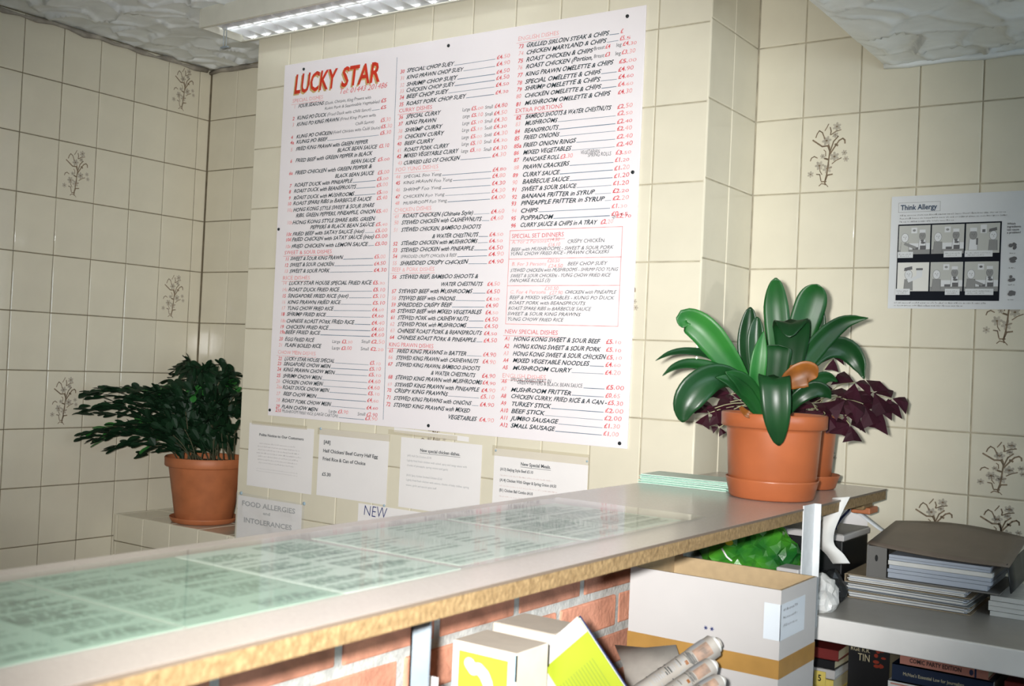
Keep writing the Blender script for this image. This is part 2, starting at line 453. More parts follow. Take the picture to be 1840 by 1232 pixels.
def artex(name, x0, x1, y0, y1, z, fx0, fy0, step, seed, drop=0.016):
    """hand-combed ceiling: overlapping fan strokes as relief; plain slab beyond (fx0, fy0)"""
    rnd = random.Random(seed); cell = 0.115; seeds = {}
    def sd(i, j):
        if (i, j) not in seeds:
            a = rnd.uniform(0, 2 * PI); k = rnd.uniform(.05, .16)
            seeds[(i, j)] = ((i + rnd.uniform(.1, .9)) * cell, (j + rnd.uniform(.1, .9)) * cell, k * math.cos(a), k * math.sin(a), rnd.uniform(.25, 1), a)
        return seeds[(i, j)]
    def h(x, y):
        # every stroke of the comb leaves a tilted facet with a raised lip where it meets the next
        x, y = x + .018 * math.sin(y * 31 + x * 9), y + .018 * math.sin(x * 27 - y * 7)
        ci, cj = int(math.floor(x / cell)), int(math.floor(y / cell)); d1 = d2 = 9e9; s1 = None
        for i in (ci - 1, ci, ci + 1):
            for j in (cj - 1, cj, cj + 1):
                s = sd(i, j); d = math.hypot(x - s[0], (y - s[1]))
                if d < d1: d2 = d1; d1 = d; s1 = s
                elif d < d2: d2 = d
        e = (d2 - d1) / .012; dx, dy = x - s1[0], y - s1[1]
        fan = math.sin(math.atan2(dy, dx) * 7 + s1[5]) * .0004 * min(1, d1 / .03)
        return .006 + dx * s1[2] + dy * s1[3] + .0080 * s1[4] * math.exp(-e * e) + fan
    mb = MB(); nx = int((x1 - fx0) / step) + 1; ny = int((y1 - fy0) / step) + 1; rows = []
    for j in range(ny + 1):
        y = fy0 + (y1 - fy0) * j / ny; rows.append([])
        for i in range(nx + 1):
            x = fx0 + (x1 - fx0) * i / nx
            ed = min(1, min(x - fx0, x1 - x, y1 - y) / .05 + .12); rows[-1].append((x, y, z - max(0.0, h(x, y)) * ed))
    mb.grid(rows)
    mb.box(x0, x1, y0, y1, z + .002, z + .05)
    if fy0 > y0: mb.quad((x0, y0, z), (x1, y0, z), (x1, fy0, z), (x0, fy0, z))
    return mb
structure('ceiling', artex('c', XL, SLAB_X + .1, YB, YR, ZHI, XL, 0.9, 0.009, 3), 'artex', smooth=True)
lo = artex('c', SLAB_X, XE, YB, YF, ZLO, SLAB_X, 1.1, 0.009, 8)
_lo = MB(); _lo.v, _lo.f, _lo.m = lo.v, lo.f, lo.m
structure('ceiling_low', _lo, 'artex', smooth=True)
structure('trim_1', MB().box(SLAB_X + .001, SLAB_X + .1, YB, YF, ZLO + .001, ZHI + .05), 'plaster', 'plastered beam edge of the lower ceiling')

# ---- tiles
TM = {}
def tile_mesh(tw, th):
    k = (round(tw, 4), round(th, 4))
    if k not in TM:
        e = 0.0028; a, b = tw / 2 - .0013, th / 2 - .0013
        mb = MB()
        P = [(-a, .003, -b), (a, .003, -b), (a, .003, b), (-a, .003, b)]
        M_ = [(-a + .0006, .0010, -b + .0006), (a - .0006, .0010, -b + .0006), (a - .0006, .0010, b - .0006), (-a + .0006, .0010, b - .0006)]
        Q = [(-a + e, 0, -b + e), (a - e, 0, -b + e), (a - e, 0, b - e), (-a + e, 0, b - e)]
        B_ = [(-a, .006, -b), (a, .006, -b), (a, .006, b), (-a, .006, b)]
        n = 0; mb.v = P + M_ + Q + B_
        mb.f = [(8, 9, 10, 11)]
        for s in range(4):
            t = (s + 1) % 4
            mb.f += [(4 + s, 4 + t, 8 + t, 8 + s), (s, t, 4 + t, 4 + s), (12 + s, 12 + t, t, s)]
        mb.m = [0] * len(mb.f)
        me = bpy.data.meshes.new('tile'); me.from_pydata(mb.v, [], mb.f); me.materials.append(MATS['tile']); me.update()
        TM[k] = me
    return TM[k]


MOTIF = {}
def motif_mesh(tw, th):
    k = (round(tw, 3), round(th, 3))
    if k in MOTIF: return MOTIF[k]
    mb = MB()
    def uv(x, y): return ((x - 15) / 815 * tw - tw / 2, th / 2 - (y - 60) / 1090 * th)
    o = (0, -.0004, 0)
    fl = [(520, 230, 60), (380, 420, 66), (500, 655, 66), (290, 770, 64), (405, 820, 66), (640, 610, 40), (665, 700, 40), (165, 890, 46), (500, 345, 44), (330, 640, 36)]
    sx = tw / 815
    mb.cur = 1
    for (x, y, r) in fl:
        for p in range(6):
            a = p * PI / 3 + x; c = uv(x + math.cos(a) * r * .62, y + math.sin(a) * r * .62)
            mb.disc(c[0], c[1], r * .46 * sx, r * .30 * sx, X1, Z1, (0, -.0003, 0), 8, -a)
    mb.cur = 0
    for (x, y, r) in fl:
        c = uv(x, y); mb.disc(c[0], c[1], r * .26 * sx, r * .22 * sx, X1, Z1, o, 8)
    S = [([(430, 600), (420, 700), (415, 780), (400, 900), (375, 1010), (385, 1050)], 17), ([(430, 600), (480, 440), (545, 370)], 15), ([(440, 610), (510, 500), (560, 430), (610, 405), (640, 430), (644, 475)], 17),
         ([(430, 570), (400, 495), (320, 500), (250, 450), (180, 400)], 18), ([(352, 390), (315, 300), (270, 270), (240, 310), (222, 365)], 13), ([(432, 340), (440, 290), (425, 235)], 14), ([(440, 340), (500, 300), (580, 280)], 11),
         ([(350, 275), (380, 225), (400, 185)], 11), ([(430, 600), (425, 520), (410, 480)], 16), ([(255, 660), (210, 635), (170, 655), (155, 695)], 12), ([(410, 690), (360, 672)], 20), ([(470, 755), (530, 710), (600, 680)], 11),
         ([(320, 990), (300, 900), (250, 893)], 12), ([(385, 980), (410, 915), (480, 905)], 17), ([(325, 1003), (395, 1003)], 14), ([(390, 1045), (330, 1030), (295, 1062)], 11), ([(390, 1040), (425, 1080)], 9), ([(505, 480), (540, 500)], 22), ([(345, 550), (372, 575), (375, 640)], 10),
         ([(410, 820), (470, 800)], 8), ([(290, 770), (300, 850), (330, 900)], 10)]
    for pts, wd in S:
        mb.stroke([uv(*p) for p in pts], wd * 1.2 * sx, X1, Z1, o)
    me = bpy.data.meshes.new('flower_print'); me.from_pydata(mb.v, [], mb.f)
    me.materials.append(MATS['print_brown']); me.materials.append(MATS['print_pale']); me.polygons.foreach_set('material_index', mb.m); me.update()
    MOTIF[k] = me; return me


def lay(parent, wall, plane, us, zs, motifs=(), skip=None):
    """one tile object for every cell of the grid us x zs; wall 'y' faces -Y, 'x' faces +X"""
    for i in range(len(us) - 1):
        for j in range(len(zs) - 1):
            u0, u1, z0, z1 = us[i], us[i + 1], zs[j], zs[j + 1]
            if skip and skip(.5 * (u0 + u1), .5 * (z0 + z1)): continue
            if u1 - u0 < .008 or z1 - z0 < .008: continue
            t = bpy.data.objects.new('tile', tile_mesh(u1 - u0, z1 - z0)); COL.objects.link(t); t.parent = parent
            uc, zc = .5 * (u0 + u1), .5 * (z0 + z1); pr = random.uniform(-.0004, .0006)
            if wall == 'y':
                t.location = (uc, plane + pr, zc); t.rotation_euler = (random.uniform(-.003, .003), 0, random.uniform(-.003, .003))
            elif wall == 'x':
                t.location = (plane + pr, uc, zc); t.rotation_euler = (0, random.uniform(-.003, .003), PI / 2 + random.uniform(-.003, .003))
            else:
                t.location = (uc, zc, plane + pr); t.rotation_euler = (-PI / 2, 0, 0)
            if any(u0 < a < u1 and z0 < b < z1 for a, b in motifs):
                p = bpy.data.objects.new('flower_print', motif_mesh(u1 - u0, z1 - z0)); COL.objects.link(p); p.parent = t
                p['label'] = 'brown printed flower spray on the glazed tile'


def cuts(lo, hi, start, step):
    v = [start]
    while v[-1] + step < hi - 1e-6: v.append(v[-1] + step)
    v.append(hi); w_ = [start]
    while w_[-1] - step > lo + 1e-6: w_.append(w_[-1] - step)
    w_.append(lo); return sorted(set(round(a, 5) for a in v + w_))


# left wall
wl = structure('wall_left', MB().box(XL - .12, XL - G, 1.0, YR + .1, 0, ZHI + .05).box(XL - .12, XL - .0005, YB, 1.0, 0, ZHI + .05), 'grout', 'left wall of cream glazed tiles')
wl.data.materials.append(MATS['tile_far'])
for p in wl.data.polygons:
    if p.index >= 6: p.material_index = 1
lay(wl, 'x', XL, cuts(1.0, YR, 2.775, .1465), cuts(.297, ZHI, 2.297, .2), [(2.709, 2.396), (2.266, 2.003), (2.701, 1.594), (2.262, 1.202), (1.82, 1.8), (1.53, 2.2), (1.53, 1.4)])
# back of the alcove
wb = structure('wall_back', MB().box(XL - .1, PX0 + .1, YR + G, YR + .12, 0, ZHI + .05), 'grout', 'tiled back wall of the plant alcove')
lay(wb, 'y', YR, cuts(XL, PX0, -3.317, .15), cuts(.697, ZHI, 2.297, .2))
# pier that carries the menu
wp = structure('wall_pier', MB().box(PX0 + G, PX1 - G, YW + G, YR + .1, 0, ZHI + .05), 'grout_pale', 'projecting tiled pier that carries the menu')
lay(wp, 'y', YW, [PX0] + [round(-1.165 - .15 * k, 4) for k in range(10, 0, -1)] + [PX1], cuts(.471, ZHI, 2.271, .2), [(-1.40, 1.579), (-1.99, 1.17)])
lay(wp, 'x', PX1, [YW, YW + .146, YF], cuts(.68, ZHI, 2.28, .2))
# wall behind the counter end
wf = structure('wall_front', MB().box(PX1 - .02, XE + .1, YF + G, YF + .12, 0, ZHI + .05), 'grout_pale', 'tiled wall behind the counter end')
fx = [PX1, -1.035, -.885, -.737, -.588, -.438, -.288, -.138, .012, .162]
lay(wf, 'y', YF, fx, cuts(1.28, ZHI, 2.28, .2), [(-.96, 1.981), (-.519, 1.532), (-.2, 1.75), (-.1, 2.1)], lambda u, z: u > SLAB_X + .02 and z > ZLO)
lay(wf, 'y', YF, fx, [.53, .68, .83, .98, 1.13, 1.28], [(-.52, 1.189), (-.649, 1.076), (-.51, 1.072), (-.96, 1.18), (-.36, 1.2), (-.2, 1.07)])
structure('wall_front_right', MB().box(.165, XE + .05, YF - .001, YF + .05, 0, ZLO + .1), 'tile_far', 'far stretch of the tiled wall')
# boxed ledge in the alcove, flush with the pier
LZ = 0.778
lg = structure('wall_ledge', MB().box(XL + G, PX0, YW + G, YR, 0, LZ - G), 'grout', 'tiled boxed ledge under the alcove')
lay(lg, 'y', YW, cuts(XL, PX0, -3.30, .15), [.28, .48, .68, LZ])
lay(lg, 'z', LZ, cuts(XL, PX0, -3.30, .15), [YW, YW + .18, YR])
# grubby sealant along the ceiling joints
mb = MB(); rnd = random.Random(5)
pts = [(XL + .006, y, ZHI - .012 + rnd.uniform(-.006, .004)) for y in [1.0 + .06 * k for k in range(31)]]
mb.tube(pts, [.007 + rnd.uniform(-.003, .007) for _ in pts], 6)
pts = [(x, YR - .006, ZHI - .012 + rnd.uniform(-.004, .004)) for x in [XL + .06 * k for k in range(12)]]
mb.tube(pts, [.008 + rnd.uniform(-.003, .006) for _ in pts], 6)
structure('trim_2', mb, 'caulk', 'grubby sealant along the alcove ceiling joint', True)
mb = MB(); pts = [(x, YF - .006, ZLO - .006 + rnd.uniform(-.003, .003)) for x in [SLAB_X + .06 * k for k in range(22)]]
mb.tube(pts, [.009 + rnd.uniform(-.002, .004) for _ in pts], 6)
structure('trim_3', mb, 'artex', 'pale sealant along the low ceiling joint', True)

# brick wall under the counter
CZT, CXL, CXR, CYE = 1.1413, -1.160, -0.7377, 2.633
bw = structure('wall_counter', MB().box(-1.158, -1.0728, -1.2, 2.43, 0, 1.115), 'mortar', 'brick wall that carries the counter')
def brick_mesh(l):
    mb = MB(); mb.box(-.10, 0, -l / 2, l / 2, -.0312, .0312, ch=.004)
    me = bpy.data.meshes.new('brick'); me.from_pydata(mb.v, [], mb.f); me.materials.append(MATS['brick']); me.update(); return me
BM = brick_mesh(.2075)
for r in range(-9, 3):
    zc = .950 - .03875 - .0775 * (r + 0) + .0
for r in range(15):
    zc = 1.0275 + .03875 - .0775 * r
    if zc < .1: break
    off = 1.37 if r % 2 == 1 else 1.286
    for k in range(-6, 5):
        y = off + .2225 * (k + .5)
        if y < .1 or y > 2.33: continue
        b = bpy.data.objects.new('brick', BM); COL.objects.link(b); b.parent = bw
        b.location = (-1.070 + random.uniform(-.0015, .0015), y, zc); b.rotation_euler = (random.uniform(-.006, .006), 0, random.uniform(-.008, .008))

# ================================================================== LIGHT FITTINGS
FX0, FX1, FY0, FY1, FZ = -2.865, -1.645, 2.279, 2.46, 2.434
lt = thing('ceiling_light', 'louvred fluorescent ceiling light above the menu board', 'light', ((FX0 + FX1) / 2, (FY0 + FY1) / 2, ZHI - .02))
mb = MB(); mb.box(FX0 + .001, FX1 - .001, FY0 + .0035, FY1 - .0035, ZHI - .022, ZHI - .001); mb.box(FX0, FX1, FY0, FY0 + .003, FZ, ZHI - .001); mb.box(FX0, FX1, FY1 - .003, FY1, FZ, ZHI - .001)
mb.box(FX0, FX1, FY0 - .0005, FY0 + .012, FZ - .003, FZ); mb.box(FX0, FX1, FY1 - .010, FY1 + .0005, FZ - .003, FZ)
part('housing', mb, 'fitting_white', lt)
for x in (FX0 - .0042, FX1 + .0002):
    part('end_plate', MB().box(x, x + .004, FY0 - .0005, FY1 + .0005, FZ - .003, ZHI - .001), 'fitting_white', lt)
ym = (FY0 + FY1) / 2
for (ya, yb, zb) in ((FY0 + .004, FY0 + .05, 0), (FY1 - .004, FY1 - .05, 0), (ym - .003, ym - .04, 1), (ym + .003, ym + .04, 1)):
    mb = MB(); za, zt = (FZ + .003, ZHI - .026) if not zb else (FZ + .012, ZHI - .03)
    rows = []
    for k in range(7):
        t = k / 6; rows.append([(FX0 + .006, ya + (yb - ya) * t ** 1.8, za + (zt - za) * t), (FX1 - .006, ya + (yb - ya) * t ** 1.8, za + (zt - za) * t)])
    mb.grid(rows); part('reflector', mb, 'fitting_reflector', lt, True)
for k in range(1, 19):
    x = FX0 + .0642 * k - .012
    mb = MB(); mb.box(x - .0008, x + .0008, FY0 + .006, FY1 - .006, FZ + .001, FZ + .034)
    part('louvre_blade', mb, 'fitting_reflector', lt)
for y in (ym - .046, ym + .046):
    mb = MB(); mb.tube([(FX0 + .035, y, FZ + .044), (FX1 - .035, y, FZ + .044)], .008, 12); part('fluorescent_tube', mb, 'tube_glow' if y > ym else 'tube_unlit', lt, True)
    for x in (FX0 + .02, FX1 - .02):
        part('lampholder', MB().box(x - .012, x + .012, y - .013, y + .013, FZ + .02, ZHI - .02, ch=.003), 'fitting_white', lt)
hook = MB(); hook.tube([(FX0 + .045, FY0 + .06, FZ + .01), (FX0 + .045, FY0 + .06, FZ - .055)], .0012, 6); hook.tube([(FX0 + .058, FY0 + .06, FZ + .01), (FX0 + .058, FY0 + .06, FZ - .055)], .0012, 6)
hook.box(FX0 + .035, FX0 + .068, FY0 + .056, FY0 + .064, FZ - .06, FZ - .055)
part('louvre_clip', hook, 'grey_metal', lt)

bt = thing('batten_light', 'bare fluorescent batten on the low ceiling behind the counter', 'light', (.55, .5, ZLO - .03))
part('housing', MB().box(.52, .58, -.1, 1.1, ZLO - .055, ZLO - .018, ch=.004), 'fitting_white', bt)
mb = MB(); mb.tube([(.55, -.07, ZLO - .085), (.55, 1.07, ZLO - .085)], .013, 12); part('fluorescent_tube', mb, 'tube_glow', bt, True)
for y in (-.08, 1.08):
    part('lampholder', MB().box(.535, .565, y - .012, y + .012, ZLO - .10, ZLO - .05, ch=.003), 'fitting_white', bt)

# ================================================================== THE MENU BOARD
BX0, BX1, BZ0, BZ1 = -2.680, -1.350, 1.190, 2.337
BY = YW - .0055
bd = thing('menu_board', 'big white hand-lettered menu board headed LUCKY STAR', 'menu board', ((BX0 + BX1) / 2, YW - .003, BZ0))
part('panel', MB().box(BX0, BX1, BY, YW - .0004, BZ0, BZ1, ch=.001), 'board_white', bd)
for (x, z) in ((-2.591, 2.314), (-1.997, 2.314), (-1.404, 2.315), (-2.671, 1.798), (-1.368, 1.904), (-2.677 + .006, 1.208), (-2.006, 1.204), (-1.372, 1.203)):
    mb = MB(); mb.lathe([(0, .0032), (.0028, .003), (.0046, .002), (.005, 0)], (0, 0, 0), 14)
    mb.v = [(x + a, BY - c, z + b) for a, b, c in mb.v]
    part('screw_cap', mb, 'screw_black', bd, True)
TY = BY - .0004
t = MB(); write(t, 'LUCKY', (-2.632, TY, 2.239), X1, Z1, .061, .185, 'bold', .10); write(t, 'STAR', (-2.423, TY, 2.239), X1, Z1, .061, .160, 'bold', .10)
t.cur = 1; write(t, 'LUCKY', (-2.637, TY + .00015, 2.234), X1, Z1, .061, .185, 'bold', .10); write(t, 'STAR', (-2.428, TY + .00015, 2.234), X1, Z1, .061, .160, 'bold', .10)
part('title_lettering', t, ['title_red', 'title_gold'], bd, label='red LUCKY STAR title shadowed in gold')
t = MB(); write(t, 'Tel: 01443 201486', (-2.43, TY, 2.216), X1, Z1, .016, .200, 'reg', .35, .05)
part('telephone_lettering', t, 'ink_red', bd, label='red handwritten telephone number')
t = MB(); t.stroke([(-2.194, 2.303), (-2.181, 1.21)], .0016, X1, Z1, (0, TY, 0)); t.stroke([(-2.085, 2.262), (-2.03, 2.263)], .0008, X1, Z1, (0, TY, 0))
part('column_rule', t, 'ink_rule', bd)
t = MB()
for a, b in (((-1.747, 1.764), (-1.391, 1.764)), ((-1.391, 1.764), (-1.392, 1.5045)), ((-1.392, 1.5045), (-1.748, 1.5045)), ((-1.748, 1.5045), (-1.747, 1.764)), ((-1.747, 1.685), (-1.391, 1.685)), ((-1.747, 1.611), (-1.391, 1.611))):
    t.stroke([a, b], .0017, X1, Z1, (0, TY, 0))
part('dinner_frame', t, 'ink_red_faded', bd, label='thin red frame round the set dinners')

